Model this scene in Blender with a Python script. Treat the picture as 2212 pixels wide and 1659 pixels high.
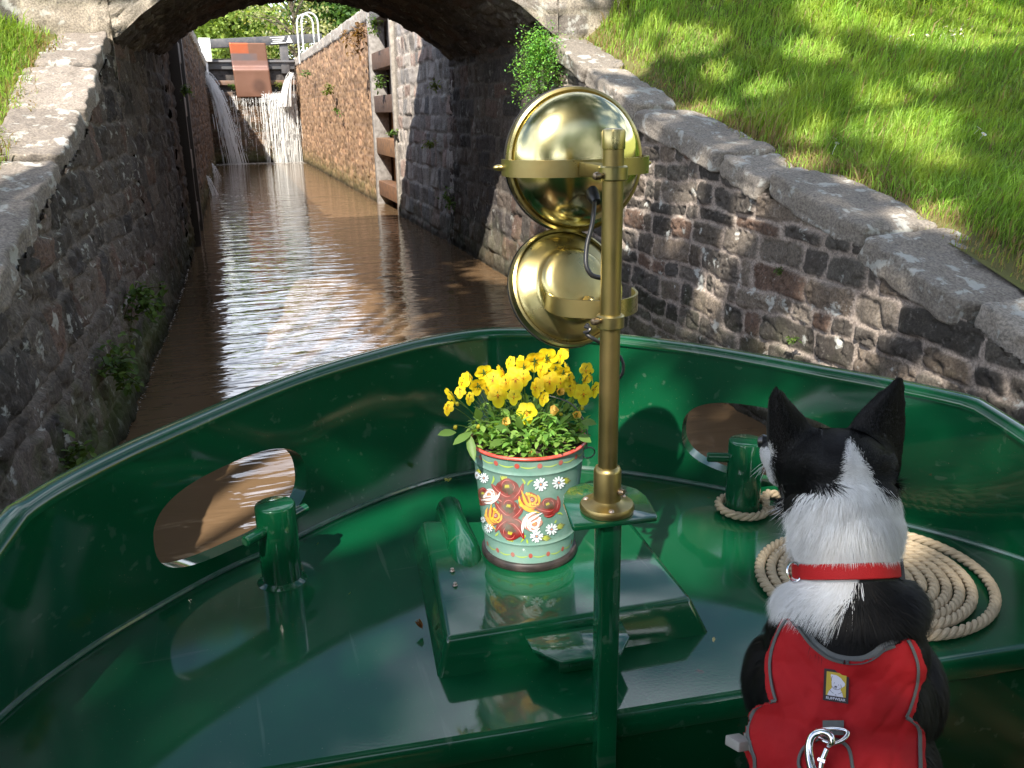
import bpy, bmesh, math, random
import numpy as np
from math import sin, cos, pi, radians, sqrt, atan2, floor, tan
from mathutils import Vector, Matrix, Euler
from mathutils.bvhtree import BVHTree

for _o in list(bpy.data.objects):
    bpy.data.objects.remove(_o)
S = bpy.context.scene
COL = S.collection

# ------------------------------------------------------------------ camera
PITCH, ROLL, YAW = radians(17.2), radians(0.9), radians(17.3)
CAMP = np.array([0, 0, 1.5])
_f = np.array([sin(YAW)*cos(PITCH), cos(YAW)*cos(PITCH), -sin(PITCH)])
_r = np.array([cos(YAW), -sin(YAW), 0.0]); _u = np.cross(_r, _f)
CR = _r*cos(ROLL) - _u*sin(ROLL); CU = _u*cos(ROLL) + _r*sin(ROLL); CF = _f
cam = bpy.data.cameras.new('camera')
camo = bpy.data.objects.new('camera', cam); COL.objects.link(camo)
M4 = Matrix.Identity(4)
for i in range(3):
    M4[i][0] = CR[i]; M4[i][1] = CU[i]; M4[i][2] = -CF[i]; M4[i][3] = CAMP[i]
camo.matrix_world = M4
cam.sensor_width = 36; cam.lens = 36*1913/2212; cam.clip_start = 0.02; cam.clip_end = 2000
S.camera = camo

def at(x, y, d):
    "world point seen at photo position x, y (2212 wide) at depth d metres"
    v = CF + CR*((x-1106)/1913) - CU*((y-829.5)/1913)
    return CAMP + v*d

def px(P):
    v = np.asarray(P, float) - CAMP
    z = v @ CF
    return 1106 + 1913*(v @ CR)/z, 829.5 - 1913*(v @ CU)/z, z

# ------------------------------------------------------------------ light
SUN = np.array([0.69, 1.0, -1.2]); SUN = SUN/np.linalg.norm(SUN)     # the way the light travels
W = bpy.data.worlds.new('World'); S.world = W; W.use_nodes = True
nt = W.node_tree; nt.nodes.clear()
out = nt.nodes.new('ShaderNodeOutputWorld'); bg = nt.nodes.new('ShaderNodeBackground')
sky = nt.nodes.new('ShaderNodeTexSky'); sky.sky_type = 'NISHITA'; sky.sun_disc = False
sky.sun_elevation = math.asin(-SUN[2]); sky.sun_rotation = atan2(-SUN[0], -SUN[1])
sky.air_density = 1.0; sky.dust_density = 1.0; sky.ozone_density = 2.0
tc = nt.nodes.new('ShaderNodeTexCoord'); mp = nt.nodes.new('ShaderNodeMapping')
mp.inputs['Scale'].default_value = (1.0, 1.0, 2.4)
nz = nt.nodes.new('ShaderNodeTexNoise'); nz.inputs['Scale'].default_value = 2.6; nz.inputs['Detail'].default_value = 4
nz.inputs['Roughness'].default_value = 0.58
cr = nt.nodes.new('ShaderNodeValToRGB'); cr.color_ramp.elements[0].position = 0.46; cr.color_ramp.elements[1].position = 0.78; cr.color_ramp.elements[1].color = (.75, .75, .75, 1)
mx = nt.nodes.new('ShaderNodeMix'); mx.data_type = 'RGBA'
mx.inputs[7].default_value = (20.0, 21.0, 23.5, 1)          # sunlit cloud, in the sky texture's own units
L = nt.links.new
L(tc.outputs['Generated'], mp.inputs[0]); L(mp.outputs[0], nz.inputs['Vector']); L(nz.outputs['Fac'], cr.inputs[0])
sz_ = nt.nodes.new('ShaderNodeSeparateXYZ'); L(tc.outputs['Generated'], sz_.inputs[0])      # bright hazy cloud low over the horizon
hz_ = nt.nodes.new('ShaderNodeMapRange'); hz_.inputs[1].default_value = .40; hz_.inputs[2].default_value = .16; L(sz_.outputs[2], hz_.inputs[0])
ad_ = nt.nodes.new('ShaderNodeMath'); ad_.operation = 'ADD'; ad_.use_clamp = True; hm_ = nt.nodes.new('ShaderNodeMath'); hm_.operation = 'MULTIPLY'; hm_.inputs[1].default_value = .8
L(hz_.outputs[0], hm_.inputs[0]); L(hm_.outputs[0], ad_.inputs[0]); L(cr.outputs[0], ad_.inputs[1]); L(ad_.outputs[0], mx.inputs[0]); L(sky.outputs[0], mx.inputs[6]); L(mx.outputs[2], bg.inputs[0]); L(bg.outputs[0], out.inputs[0])
bg.inputs[1].default_value = 0.105
sl = bpy.data.lights.new('sun', 'SUN'); sl.energy = 5.0; sl.angle = radians(0.5); sl.color = (1.0, 0.93, 0.82)
so = bpy.data.objects.new('sun', sl); COL.objects.link(so)
so.rotation_euler = Vector(SUN).to_track_quat('-Z', 'Y').to_euler()
so.location = (-6, -8, 14)
S.view_settings.view_transform = 'Standard'; S.view_settings.look = 'None'
S.view_settings.exposure = 1.05; S.view_settings.gamma = 1
S.cycles.max_bounces = 7; S.cycles.diffuse_bounces = 3; S.cycles.glossy_bounces = 4
S.cycles.transmission_bounces = 4; S.cycles.transparent_max_bounces = 12
S.cycles.caustics_reflective = False; S.cycles.caustics_refractive = False
S.cycles.use_denoising = True

# ------------------------------------------------------------------ helpers
def mat(name, col=(.5, .5, .5), rough=.5, metal=0, coat=0, spec=.5, vcol=False, noise=None, bump=None, sheen=0, coat_r=.03, two=False):
    """noise=(scale, amount, (darker colour)) ; bump=(scale, strength, distance)"""
    m = bpy.data.materials.new(name); m.use_nodes = True
    t = m.node_tree; b = t.nodes['Principled BSDF']
    b.inputs['Base Color'].default_value = (*col, 1); b.inputs['Roughness'].default_value = rough
    b.inputs['Metallic'].default_value = metal; b.inputs['Coat Weight'].default_value = coat
    b.inputs['Coat Roughness'].default_value = coat_r; b.inputs['Specular IOR Level'].default_value = spec
    b.inputs['Sheen Weight'].default_value = sheen
    src = None
    tcn = t.nodes.new('ShaderNodeTexCoord')
    if vcol:
        a = t.nodes.new('ShaderNodeAttribute'); a.attribute_name = 'Col'; src = a.outputs['Color']
        t.links.new(src, b.inputs['Base Color'])
    if noise:
        n = t.nodes.new('ShaderNodeTexNoise'); n.inputs['Scale'].default_value = noise[0]; n.inputs['Detail'].default_value = 6
        t.links.new(tcn.outputs['Object'], n.inputs['Vector'])
        r = t.nodes.new('ShaderNodeValToRGB'); r.color_ramp.elements[0].position = .35; r.color_ramp.elements[1].position = .7
        t.links.new(n.outputs['Fac'], r.inputs[0])
        x = t.nodes.new('ShaderNodeMix'); x.data_type = 'RGBA'
        mu = t.nodes.new('ShaderNodeMath'); mu.operation = 'MULTIPLY'; mu.inputs[1].default_value = noise[1]
        t.links.new(r.outputs[0], mu.inputs[0]); t.links.new(mu.outputs[0], x.inputs[0])
        if src: t.links.new(src, x.inputs[6])
        else: x.inputs[6].default_value = (*col, 1)
        x.inputs[7].default_value = (*noise[2], 1)
        t.links.new(x.outputs[2], b.inputs['Base Color'])
        if len(noise) > 3:
            mr = t.nodes.new('ShaderNodeMapRange'); mr.inputs[3].default_value = rough; mr.inputs[4].default_value = noise[3]
            t.links.new(r.outputs[0], mr.inputs[0]); t.links.new(mr.outputs[0], b.inputs['Roughness'])
    if bump:
        n2 = t.nodes.new('ShaderNodeTexNoise'); n2.inputs['Scale'].default_value = bump[0]; n2.inputs['Detail'].default_value = 5
        t.links.new(tcn.outputs['Object'], n2.inputs['Vector'])
        bp = t.nodes.new('ShaderNodeBump'); bp.inputs['Strength'].default_value = bump[1]; bp.inputs['Distance'].default_value = bump[2]
        t.links.new(n2.outputs['Fac'], bp.inputs['Height']); t.links.new(bp.outputs[0], b.inputs['Normal'])
    return m

def leafmat(name, trans=.45, rough=.5):
    m = bpy.data.materials.new(name); m.use_nodes = True; t = m.node_tree; b = t.nodes['Principled BSDF']
    a = t.nodes.new('ShaderNodeAttribute'); a.attribute_name = 'Col'
    t.links.new(a.outputs['Color'], b.inputs['Base Color']); b.inputs['Roughness'].default_value = rough
    b.inputs['Specular IOR Level'].default_value = .3
    tr = t.nodes.new('ShaderNodeBsdfTranslucent')
    hs = t.nodes.new('ShaderNodeMix'); hs.data_type = 'RGBA'; hs.blend_type = 'MULTIPLY'; hs.inputs[0].default_value = 1
    hs.inputs[7].default_value = (1.5, 1.35, .5, 1)
    t.links.new(a.outputs['Color'], hs.inputs[6]); t.links.new(hs.outputs[2], tr.inputs[0])
    ms = t.nodes.new('ShaderNodeMixShader'); ms.inputs[0].default_value = trans
    t.links.new(b.outputs[0], ms.inputs[1]); t.links.new(tr.outputs[0], ms.inputs[2])
    t.links.new(ms.outputs[0], t.nodes['Material Output'].inputs[0])
    return m

def tag(o, label=None, cat=None, group=None, kind=None):
    if label: o['label'] = label
    if cat: o['category'] = cat
    if group: o['group'] = group
    if kind: o['kind'] = kind
    return o

def thing(name, loc, label, cat, group=None, kind=None):
    o = bpy.data.objects.new(name, None); COL.objects.link(o); o.location = loc
    o.empty_display_size = .1; kind = kind or 'thing'
    return tag(o, label, cat, group, kind)

def link(name, me, parent=None):
    o = bpy.data.objects.new(name, me); COL.objects.link(o)
    if parent is not None:
        o.parent = parent
        w = Matrix.Identity(4); p = parent
        chain = []
        while p is not None:
            chain.append(p); p = p.parent
        for q in reversed(chain):
            w = w @ q.matrix_parent_inverse @ q.matrix_basis
        o.matrix_parent_inverse = w.inverted()      # meshes are given in world coordinates
    return o

def fast(name, V, Fc, mats, parent=None, smooth=True, col=None, mi=None):
    """V (n,3), Fc (m,k) one polygon size; col (n,3)"""
    V = np.asarray(V, np.float32); Fc = np.asarray(Fc, np.int32)
    me = bpy.data.meshes.new(name)
    me.vertices.add(len(V)); me.vertices.foreach_set('co', V.ravel())
    m, k = Fc.shape
    me.loops.add(m*k); me.loops.foreach_set('vertex_index', Fc.ravel())
    me.polygons.add(m); me.polygons.foreach_set('loop_start', np.arange(0, m*k, k, dtype=np.int32))
    me.update(calc_edges=True)
    me.polygons.foreach_set('use_smooth', np.full(m, smooth))
    if mi is not None: me.polygons.foreach_set('material_index', np.asarray(mi, np.int32))
    for x in (mats if isinstance(mats, (list, tuple)) else [mats]): me.materials.append(x)
    if col is not None:
        ca = me.color_attributes.new('Col', 'FLOAT_COLOR', 'POINT')
        c4 = np.ones((len(V), 4), np.float32); c4[:, :3] = col; ca.data.foreach_set('color', c4.ravel())
    me.validate()
    return link(name, me, parent)

class MB:
    "collects pieces of one mesh"
    def __init__(s): s.v = []; s.f = []; s.m = []; s.c = []; s.cur = (1, 1, 1)
    def add(s, V, Fc, mi=0, col=None):
        o = len(s.v); s.v += [tuple(map(float, p)) for p in V]
        s.f += [tuple(i+o for i in f) for f in Fc]; s.m += [mi]*len(Fc)
        s.c += [tuple(col or s.cur)]*len(V)
        return s
    def build(s, name, mats, parent=None, smooth=True, bevel=0, seg=2, ang=35):
        me = bpy.data.meshes.new(name); me.from_pydata(s.v, [], s.f)
        mats = mats if isinstance(mats, (list, tuple)) else [mats]
        for x in mats: me.materials.append(x)
        me.polygons.foreach_set('material_index', s.m)
        ca = me.color_attributes.new('Col', 'FLOAT_COLOR', 'POINT')
        c4 = np.ones((len(s.v), 4), np.float32); c4[:, :3] = s.c; ca.data.foreach_set('color', c4.ravel())
        me.update()
        if bevel:
            bm = bmesh.new(); bm.from_mesh(me)
            bmesh.ops.remove_doubles(bm, verts=bm.verts, dist=1e-5)
            es = [e for e in bm.edges if len(e.link_faces) == 2 and e.calc_face_angle(0) > radians(ang)]
            bmesh.ops.bevel(bm, geom=es, offset=bevel, segments=seg, profile=.5, affect='EDGES', clamp_overlap=True)
            bm.to_mesh(me); bm.free()
        me.polygons.foreach_set('use_smooth', [smooth]*len(me.polygons))
        if smooth: me.set_sharp_from_angle(angle=radians(42))
        return link(name, me, parent)
    def box(s, c, h, mi=0, R=None, col=None):
        V = [Vector((x*h[0], y*h[1], z*h[2])) for x in (-1, 1) for y in (-1, 1) for z in (-1, 1)]
        if R is not None: V = [R @ p for p in V]
        V = [p+Vector(c) for p in V]
        return s.add(V, [(0, 1, 3, 2), (4, 6, 7, 5), (0, 4, 5, 1), (2, 3, 7, 6), (0, 2, 6, 4), (1, 5, 7, 3)], mi, col)
    def tube(s, P, r, n=12, mi=0, cap=True, col=None, closed=False):
        P = [Vector(p) for p in P]; k = len(P)
        rr = r if hasattr(r, '__len__') else [r]*k
        T = []
        for i in range(k):
            a = P[i-1] if (i or closed) else P[0]; b = P[(i+1) % k] if (i < k-1 or closed) else P[-1]
            T.append((b-a).normalized())
        nrm = T[0].orthogonal().normalized(); V = []
        for i in range(k):
            nrm = (nrm - T[i]*nrm.dot(T[i])).normalized(); bn = T[i].cross(nrm)
            for j in range(n):
                a = 2*pi*j/n; V.append(P[i]+(nrm*cos(a)+bn*sin(a))*rr[i])
        Fc = []
        for i in range(k if closed else k-1):
            q = (i+1) % k
            for j in range(n):
                Fc.append((i*n+j, i*n+(j+1) % n, q*n+(j+1) % n, q*n+j))
        if cap and not closed: Fc += [tuple(reversed(range(n))), tuple((k-1)*n+j for j in range(n))]
        return s.add(V, Fc, mi, col)
    def lathe(s, prof, n=48, M=None, mi=0, col=None, closed=False):
        "prof [(r,z)] round local z; M places it"
        V = []; ring = []
        for (r, z) in prof:
            if r < 1e-6: ring.append([len(V)]); V.append(Vector((0, 0, z)))
            else:
                ring.append(list(range(len(V), len(V)+n)))
                V += [Vector((r*cos(2*pi*j/n), r*sin(2*pi*j/n), z)) for j in range(n)]
        Fc = []
        for i in range(len(prof)-1):
            a, b = ring[i], ring[i+1]
            for j in range(n):
                q = (j+1) % n
                if len(a) == 1 and len(b) == 1: continue
                if len(a) == 1: Fc.append((a[0], b[q], b[j]))
                elif len(b) == 1: Fc.append((a[j], a[q], b[0]))
                else: Fc.append((a[j], a[q], b[q], b[j]))
        if M is not None: V = [M @ p for p in V]
        return s.add(V, Fc, mi, col)
    def prism(s, poly, z0, z1, M=None, mi=0, col=None):
        n = len(poly); V = [Vector((x, y, z0)) for x, y in poly]+[Vector((x, y, z1)) for x, y in poly]
        if M is not None: V = [M @ p for p in V]
        Fc = [tuple(reversed(range(n))), tuple(range(n, 2*n))]+[(i, (i+1) % n, n+(i+1) % n, n+i) for i in range(n)]
        return s.add(V, Fc, mi, col)

def frame(o, z, x=None):
    "matrix at o whose local z is z"
    z = Vector(z).normalized(); x = Vector(x) if x is not None else z.orthogonal()
    x = (x - z*x.dot(z)).normalized(); y = z.cross(x)
    m = Matrix.Identity(4)
    for i in range(3): m[i][0] = x[i]; m[i][1] = y[i]; m[i][2] = z[i]; m[i][3] = o[i]
    return m

_tab = np.random.RandomState(7).rand(64, 256, 256)
def vn(x, y, seed=0):
    t = _tab[seed % 64]; x0 = np.floor(x).astype(int); y0 = np.floor(y).astype(int)
    fx = x-x0; fy = y-y0; fx = fx*fx*(3-2*fx); fy = fy*fy*(3-2*fy)
    a = t[x0 % 256, y0 % 256]; b = t[(x0+1) % 256, y0 % 256]; c = t[x0 % 256, (y0+1) % 256]; d = t[(x0+1) % 256, (y0+1) % 256]
    return a*(1-fx)*(1-fy)+b*fx*(1-fy)+c*(1-fx)*fy+d*fx*fy
def fbm(x, y, seed=0, o=4, g=.5):
    s = 0; a = 1; n = 0
    for i in range(o): s = s+a*vn(x*2**i, y*2**i, seed+i); n += a; a *= g
    return s/n
def sst(a, b, x):
    t = np.clip((x-a)/(b-a), 0, 1); return t*t*(3-2*t)

def masonry(U, Z, seed, ch=(.09, .2), sl=(.14, .45), bulge=.022, gap=.012, pal=None, mort=(.30, .25, .22), rough=.012, warp=.03, slope=.12, zs=1.):
    """height and colour of a coursed rubble wall at metres U, Z"""
    rs = np.random.RandomState(seed)
    u = U+warp*(fbm(U*3.1, Z*3.1, seed)-.5)*2; z = Z+warp*(fbm(U*2.3+9, Z*2.3, seed+5)-.5)*2
    umin, umax, zmin, zmax = U.min()-1, U.max()+1, Z.min()-.6, Z.max()+.6
    cs = [zmin]
    while cs[-1] < zmax: cs.append(cs[-1]+rs.uniform(*ch))
    cs = np.array(cs); ci = np.clip(np.searchsorted(cs, z)-1, 0, len(cs)-2)
    H = np.zeros(U.shape); C = np.zeros(U.shape+(3,)); pal = np.array(pal)
    dz = np.minimum(z-cs[ci], cs[ci+1]-z); D = np.zeros(U.shape); TL = np.zeros(U.shape); so_ = np.zeros(U.shape)
    for c in range(len(cs)-1):
        k = ci == c
        if not k.any(): continue
        e = [umin-rs.rand()]
        while e[-1] < umax:
            w = rs.uniform(*sl)*(.6 if rs.rand() < .35 else 1); e.append(e[-1]+w)
        e = np.array(e); uu = u[k]; j = np.clip(np.searchsorted(e, uu)-1, 0, len(e)-2)
        du = np.minimum(uu-e[j], e[j+1]-uu); d = np.minimum(du, dz[k])
        q = .035                                                  # rounded corners
        d = np.where((du < q) & (dz[k] < q), q-np.sqrt((q-du)**2+(q-dz[k])**2), d)
        D[k] = d
        so_[k] = rs.uniform(-1, 1, len(e))[j]
        tu = rs.uniform(-.10, .10, len(e))[j]; tz = rs.uniform(-.16, .16, len(e))[j]; mid_ = (e[j]+e[np.minimum(j+1, len(e)-1)])/2
        TL[k] = np.clip(tu*(uu-mid_)+tz*(z[k]-(cs[c]+cs[c+1])/2), -.012, .012)
        pc = pal[rs.randint(0, len(pal), len(e))]*rs.uniform(.6, 1.35, (len(e), 1))
        C[k] = pc[j]
    st = sst(gap*.6, gap*1.25, D+.014*(fbm(U*18, Z*18, seed+3)-.5))
    rd_ = np.abs(fbm(U*9, Z*13, seed+14, 4)-.5)*2
    H = st*(bulge*(.6+.4*so_)+np.clip(D, 0, .03)*slope+TL-rough*1.3*(1-sst(0, .10, rd_)))+rough*(fbm(U*14, Z*14*zs, seed+8, 4)-.5)*2*(.35+.65*st)
    v = .72+.56*fbm(U*11, Z*11*zs, seed+11, 4)
    mo = np.array(mort)*(.75+.5*fbm(U*9, Z*9, seed+2)[..., None])
    C = mo*(1-st[..., None])+C*v[..., None]*st[..., None]
    return H, C, st

def gridmesh(name, P, col, m, parent=None, keep=None, flip=False):
    nu, nv = P.shape[:2]; idx = np.arange(nu*nv).reshape(nu, nv)
    q = np.stack([idx[:-1, :-1], idx[1:, :-1], idx[1:, 1:], idx[:-1, 1:]], -1).reshape(-1, 4)
    if keep is not None:
        k = (keep[:-1, :-1] & keep[1:, :-1] & keep[1:, 1:] & keep[:-1, 1:]).ravel(); q = q[k]
    if flip: q = q[:, ::-1]
    V = P.reshape(-1, 3); C = col.reshape(-1, 3)
    if keep is not None:
        u, inv = np.unique(q, return_inverse=True); q = inv.reshape(q.shape); V = V[u]; C = C[u]
    return fast(name, V, q, m, parent, True, C)

def stone_mat(name, lichen=.5, scale=5., moss=0., wet=0., drip=0., thr=.60, grit=.55, pale=(.42, .38, .33), palef=.38):
    m = bpy.data.materials.new(name); m.use_nodes = True; t = m.node_tree; b = t.nodes['Principled BSDF']
    b.inputs['Roughness'].default_value = .88; b.inputs['Specular IOR Level'].default_value = .25
    N = t.nodes.new; K = t.links.new
    a = N('ShaderNodeAttribute'); a.attribute_name = 'Col'; g = N('ShaderNodeNewGeometry')
    def noise(sc, det=6, mapping=None):
        n = N('ShaderNodeTexNoise'); n.inputs['Scale'].default_value = sc; n.inputs['Detail'].default_value = det
        n.inputs['Roughness'].default_value = .62
        if mapping:
            mm = N('ShaderNodeMapping'); mm.inputs['Scale'].default_value = mapping; K(g.outputs['Position'], mm.inputs[0]); K(mm.outputs[0], n.inputs['Vector'])
        else: K(g.outputs['Position'], n.inputs['Vector'])
        return n.outputs['Fac']
    def ramp(src, a0, a1):
        r = N('ShaderNodeMapRange'); r.inputs[1].default_value = a0; r.inputs[2].default_value = a1; K(src, r.inputs[0]); return r.outputs[0]
    def mix(f, c1, c2, amt=1., mode='MIX'):
        x = N('ShaderNodeMix'); x.data_type = 'RGBA'; x.blend_type = mode
        mu = N('ShaderNodeMath'); mu.operation = 'MULTIPLY'; K(f, mu.inputs[0]); mu.inputs[1].default_value = amt; K(mu.outputs[0], x.inputs[0])
        K(c1, x.inputs[6])
        if isinstance(c2, tuple): x.inputs[7].default_value = (*c2, 1)
        else: K(c2, x.inputs[7])
        return x.outputs[2]
    fine = noise(95, 5)
    c = mix(ramp(fine, .62, .38), a.outputs['Color'], (.03, .026, .024), grit)
    c = mix(ramp(noise(38, 4), .55, .75), c, pale, palef)
    if lichen: c = mix(ramp(noise(scale*1.6, 8), thr, thr+.05), c, (.56, .57, .53), lichen)
    if lichen: c = mix(ramp(noise(scale*3.3, 6), .62, .68), c, (.10, .095, .09), .6)
    if drip: c = mix(ramp(noise(7, 5, (6, 6, .35)), .52, .72), c, (.07, .05, .035), drip)
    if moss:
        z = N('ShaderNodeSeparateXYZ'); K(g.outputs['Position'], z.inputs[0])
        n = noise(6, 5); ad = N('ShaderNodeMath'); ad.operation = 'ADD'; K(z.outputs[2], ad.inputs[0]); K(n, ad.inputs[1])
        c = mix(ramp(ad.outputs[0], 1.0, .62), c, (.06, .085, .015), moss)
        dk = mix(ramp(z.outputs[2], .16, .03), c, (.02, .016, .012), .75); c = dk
    K(c, b.inputs['Base Color'])
    bp = N('ShaderNodeBump'); bp.inputs['Strength'].default_value = .8; bp.inputs['Distance'].default_value = .006
    K(fine, bp.inputs['Height']); K(bp.outputs[0], b.inputs['Normal'])
    if wet: b.inputs['Roughness'].default_value = .5
    return m
# ================================================================== SETTING
GREYS = [(.11, .098, .082), (.14, .12, .10), (.095, .082, .07), (.19, .15, .115), (.17, .11, .08), (.09, .08, .07), (.25, .21, .17), (.13, .115, .095), (.22, .18, .14)]
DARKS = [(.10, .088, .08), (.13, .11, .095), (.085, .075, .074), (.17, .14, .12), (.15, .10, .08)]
BROWNS = [(.35, .22, .13), (.33, .205, .12), (.37, .235, .14), (.34, .215, .13), (.36, .215, .13)]
PALES = [(.42, .38, .35), (.48, .42, .38), (.36, .34, .33), (.46, .34, .29), (.52, .47, .42)]
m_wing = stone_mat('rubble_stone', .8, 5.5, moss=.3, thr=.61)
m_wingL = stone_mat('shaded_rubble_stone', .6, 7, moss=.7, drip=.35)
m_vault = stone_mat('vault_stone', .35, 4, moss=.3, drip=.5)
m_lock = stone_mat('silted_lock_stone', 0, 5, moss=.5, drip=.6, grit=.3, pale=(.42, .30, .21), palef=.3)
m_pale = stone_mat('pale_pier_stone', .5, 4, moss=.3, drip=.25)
m_cope = stone_mat('coping_stone', .62, 6.0, thr=.555, grit=.5, pale=(.42, .36, .28), palef=.5)

YS = [-4, 1.0, 2.2, 2.8, 3.95, 5.1, 5.9, 6.75, 6.9]; ZS = [.37, .54, .77, .97, 1.235, 1.47, 1.74, 2.02, 2.06]
def cz(Y): return np.interp(Y, YS, ZS)
def EX(Y): return np.interp(Y, [1.8, 2.8, 4, 7], [2.96, 2.84, 2.78, 2.75])
def Rx(Y, z): return np.interp(Y, [-4, 1.5, 3.4, 7, 9.6, 31], [3.0, 2.42, 2.40, 2.41, 2.46, 2.46])+.03*np.clip(z, 0, 2)
def Lx(Y, z): return np.interp(Y, [-4, 2, 4.2, 7.3, 12.7, 21, 33], [-1.1, -.70, -.62, -.51, -.42, -.34, -.24])-np.interp(Y, [6.8, 9.6], [.065, .02])*np.clip(z, 0, 2.2)

def sidewall(name, side, Y0, Y1, z0, ztop, res, seed, m, pal, mort, parent=None, **kw):
    nu = int((Y1-Y0)/res)+1; zt = ztop if callable(ztop) else (lambda Y: ztop+0*Y)
    zm = float(np.max(zt(np.linspace(Y0, Y1, 50)))); nv = int((zm-z0)/res)+1
    U, Z = np.meshgrid(np.linspace(Y0, Y1, nu), np.linspace(z0, zm, nv), indexing='ij')
    H, C, st = masonry(U, Z, seed, pal=pal, mort=mort, **kw)
    X = Rx(U, Z)-H if side > 0 else Lx(U, Z)+H
    keep = Z <= zt(U)+res*.8
    return gridmesh(name, np.stack([X, U, Z], -1), C, m, parent, keep, flip=side < 0)

def rock(mb, c, h, rot=0, tilt=0, seed=0, n=9, amp=.02, pw=6, col=(.2, .18, .16)):
    "a worn block: a cube rounded and roughened"
    V = []; idx = {}; Fc = []
    def vid(p):
        k = tuple(int(round(t*1000)) for t in p)
        if k not in idx: idx[k] = len(V); V.append(np.array(p, float))
        return idx[k]
    for ax in range(3):
        for sg in (-1, 1):
            for i in range(n):
                for j in range(n):
                    q = []
                    for (a, b) in ((i, j), (i+1, j), (i+1, j+1), (i, j+1)):
                        p = [0, 0, 0]; p[ax] = sg; p[(ax+1) % 3] = -1+2*a/n; p[(ax+2) % 3] = -1+2*b/n; q.append(vid(p))
                    Fc.append(tuple(q if sg > 0 else q[::-1]))
    P = np.array(V); nr = (np.abs(P)**pw).sum(1)**(1/pw); P = P/nr[:, None]
    P = P*np.array(h)
    D = np.array([fbm(P[:, 1]*5+seed, P[:, 2]*5+P[:, 0]*3, seed), fbm(P[:, 0]*5, P[:, 2]*5+seed+P[:, 1]*3, seed+3), fbm(P[:, 0]*4+seed, P[:, 1]*4, seed+6)]).T-.5
    D2 = np.array([fbm(P[:, 1]*19+seed, P[:, 2]*19+P[:, 0]*9, seed), fbm(P[:, 0]*19, P[:, 2]*19+P[:, 1]*9, seed+3), fbm(P[:, 0]*19+seed, P[:, 1]*19, seed+6)]).T-.5
    P = P+D*amp*2.4+D2*amp*.9
    R = Euler((tilt, 0, rot)).to_matrix()
    P = P @ np.array(R).T+np.array(c)
    mb.add(P, Fc, 0, col)

def coping(side, joints, parent, width, seed, thick=.15):
    rs = random.Random(seed)
    for i in range(len(joints)-1):
        a, b = joints[i]+.006, joints[i+1]-.006
        ym = (a+b)/2; za, zb = cz(a), cz(b); w = width(ym)*rs.uniform(.86, 1.12)
        sl_ = atan2(zb-za, b-a); ln = sqrt((b-a)**2+(zb-za)**2)/2
        x = Rx(ym, 2)-.05+w/2+rs.uniform(-.012, .012) if side > 0 else Lx(ym, cz(ym))+.015-w/2+rs.uniform(-.01, .01)
        xa = (Rx(b, 2)-Rx(a, 2) if side > 0 else Lx(b, cz(b))-Lx(a, cz(a)))/(b-a)
        mb = MB(); g = rs.uniform(.8, 1.2)
        n = 26 if b < 6 else 16
        rock(mb, (x, ym, (za+zb)/2-thick/2+rs.uniform(-.014, .02)), (w/2, ln, thick/2), rot=-atan2(xa, 1), tilt=sl_+rs.uniform(-.04, .04), seed=seed+i*3, n=n, amp=.026, pw=11, col=(.34*g, .30*g, .255*g) if side > 0 else (.30*g, .26*g, .225*g))
        mb.build('coping_stone', m_cope, parent)

# ---- wing walls
wr = thing('wing_wall', (2.5, 4, 0), 'mossy dark rubble wing wall right of the boat, with grass behind its coping', 'stone wall')
sidewall('rubble_face', 1, -3, 6.86, -.35, lambda Y: cz(Y)-.08, .0098, 3, m_wing, GREYS, (.47, .39, .33), wr, ch=(.07, .17), sl=(.09, .46), bulge=.011, gap=.010, rough=.013, warp=.042, slope=.12)
coping(1, [-3, -2.2, -1.3, -.4, .4, 1.1, 1.75, 2.08, 2.42, 3.0, 3.72, 4.12, 5.2, 6.0, 6.8], wr, lambda y: np.interp(y, [2, 3, 4, 6.8], [.58, .44, .38, .35]), 11, .12)
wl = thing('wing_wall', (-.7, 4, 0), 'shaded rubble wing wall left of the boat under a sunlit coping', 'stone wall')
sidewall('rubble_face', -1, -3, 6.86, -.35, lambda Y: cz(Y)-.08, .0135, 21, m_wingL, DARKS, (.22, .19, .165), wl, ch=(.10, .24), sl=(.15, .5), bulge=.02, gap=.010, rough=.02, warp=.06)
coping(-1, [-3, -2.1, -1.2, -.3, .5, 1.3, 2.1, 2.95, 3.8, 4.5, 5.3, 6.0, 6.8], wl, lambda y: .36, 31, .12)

# ---- bridge
YN, YF = 6.8, 10.1
br = thing('canal_bridge', (1, 8.2, 0), 'low stone arch bridge over the canal with dark vault', 'bridge')
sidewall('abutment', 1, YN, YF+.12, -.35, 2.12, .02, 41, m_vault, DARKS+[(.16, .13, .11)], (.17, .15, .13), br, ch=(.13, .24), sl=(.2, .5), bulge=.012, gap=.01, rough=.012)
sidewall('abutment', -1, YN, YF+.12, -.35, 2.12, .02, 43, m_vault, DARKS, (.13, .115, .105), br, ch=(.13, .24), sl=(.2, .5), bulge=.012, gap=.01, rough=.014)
AXC, AR, AZC = .97, 2.27, 2.62-2.27
def arch_z(X): return AZC+np.sqrt(np.maximum(AR**2-(X-AXC)**2, 0))
a0 = math.asin((-.62-AXC)/AR); a1 = math.asin((2.5-AXC)/AR)
U, A = np.meshgrid(np.linspace(YN, YF, 150), np.linspace(a0, a1, 180), indexing='ij')
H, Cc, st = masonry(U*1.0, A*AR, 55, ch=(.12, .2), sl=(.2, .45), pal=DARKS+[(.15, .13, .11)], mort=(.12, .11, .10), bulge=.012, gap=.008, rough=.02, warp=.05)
P = np.stack([AXC+np.sin(A)*(AR-H), U, AZC+np.cos(A)*(AR-H)], -1)
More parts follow.
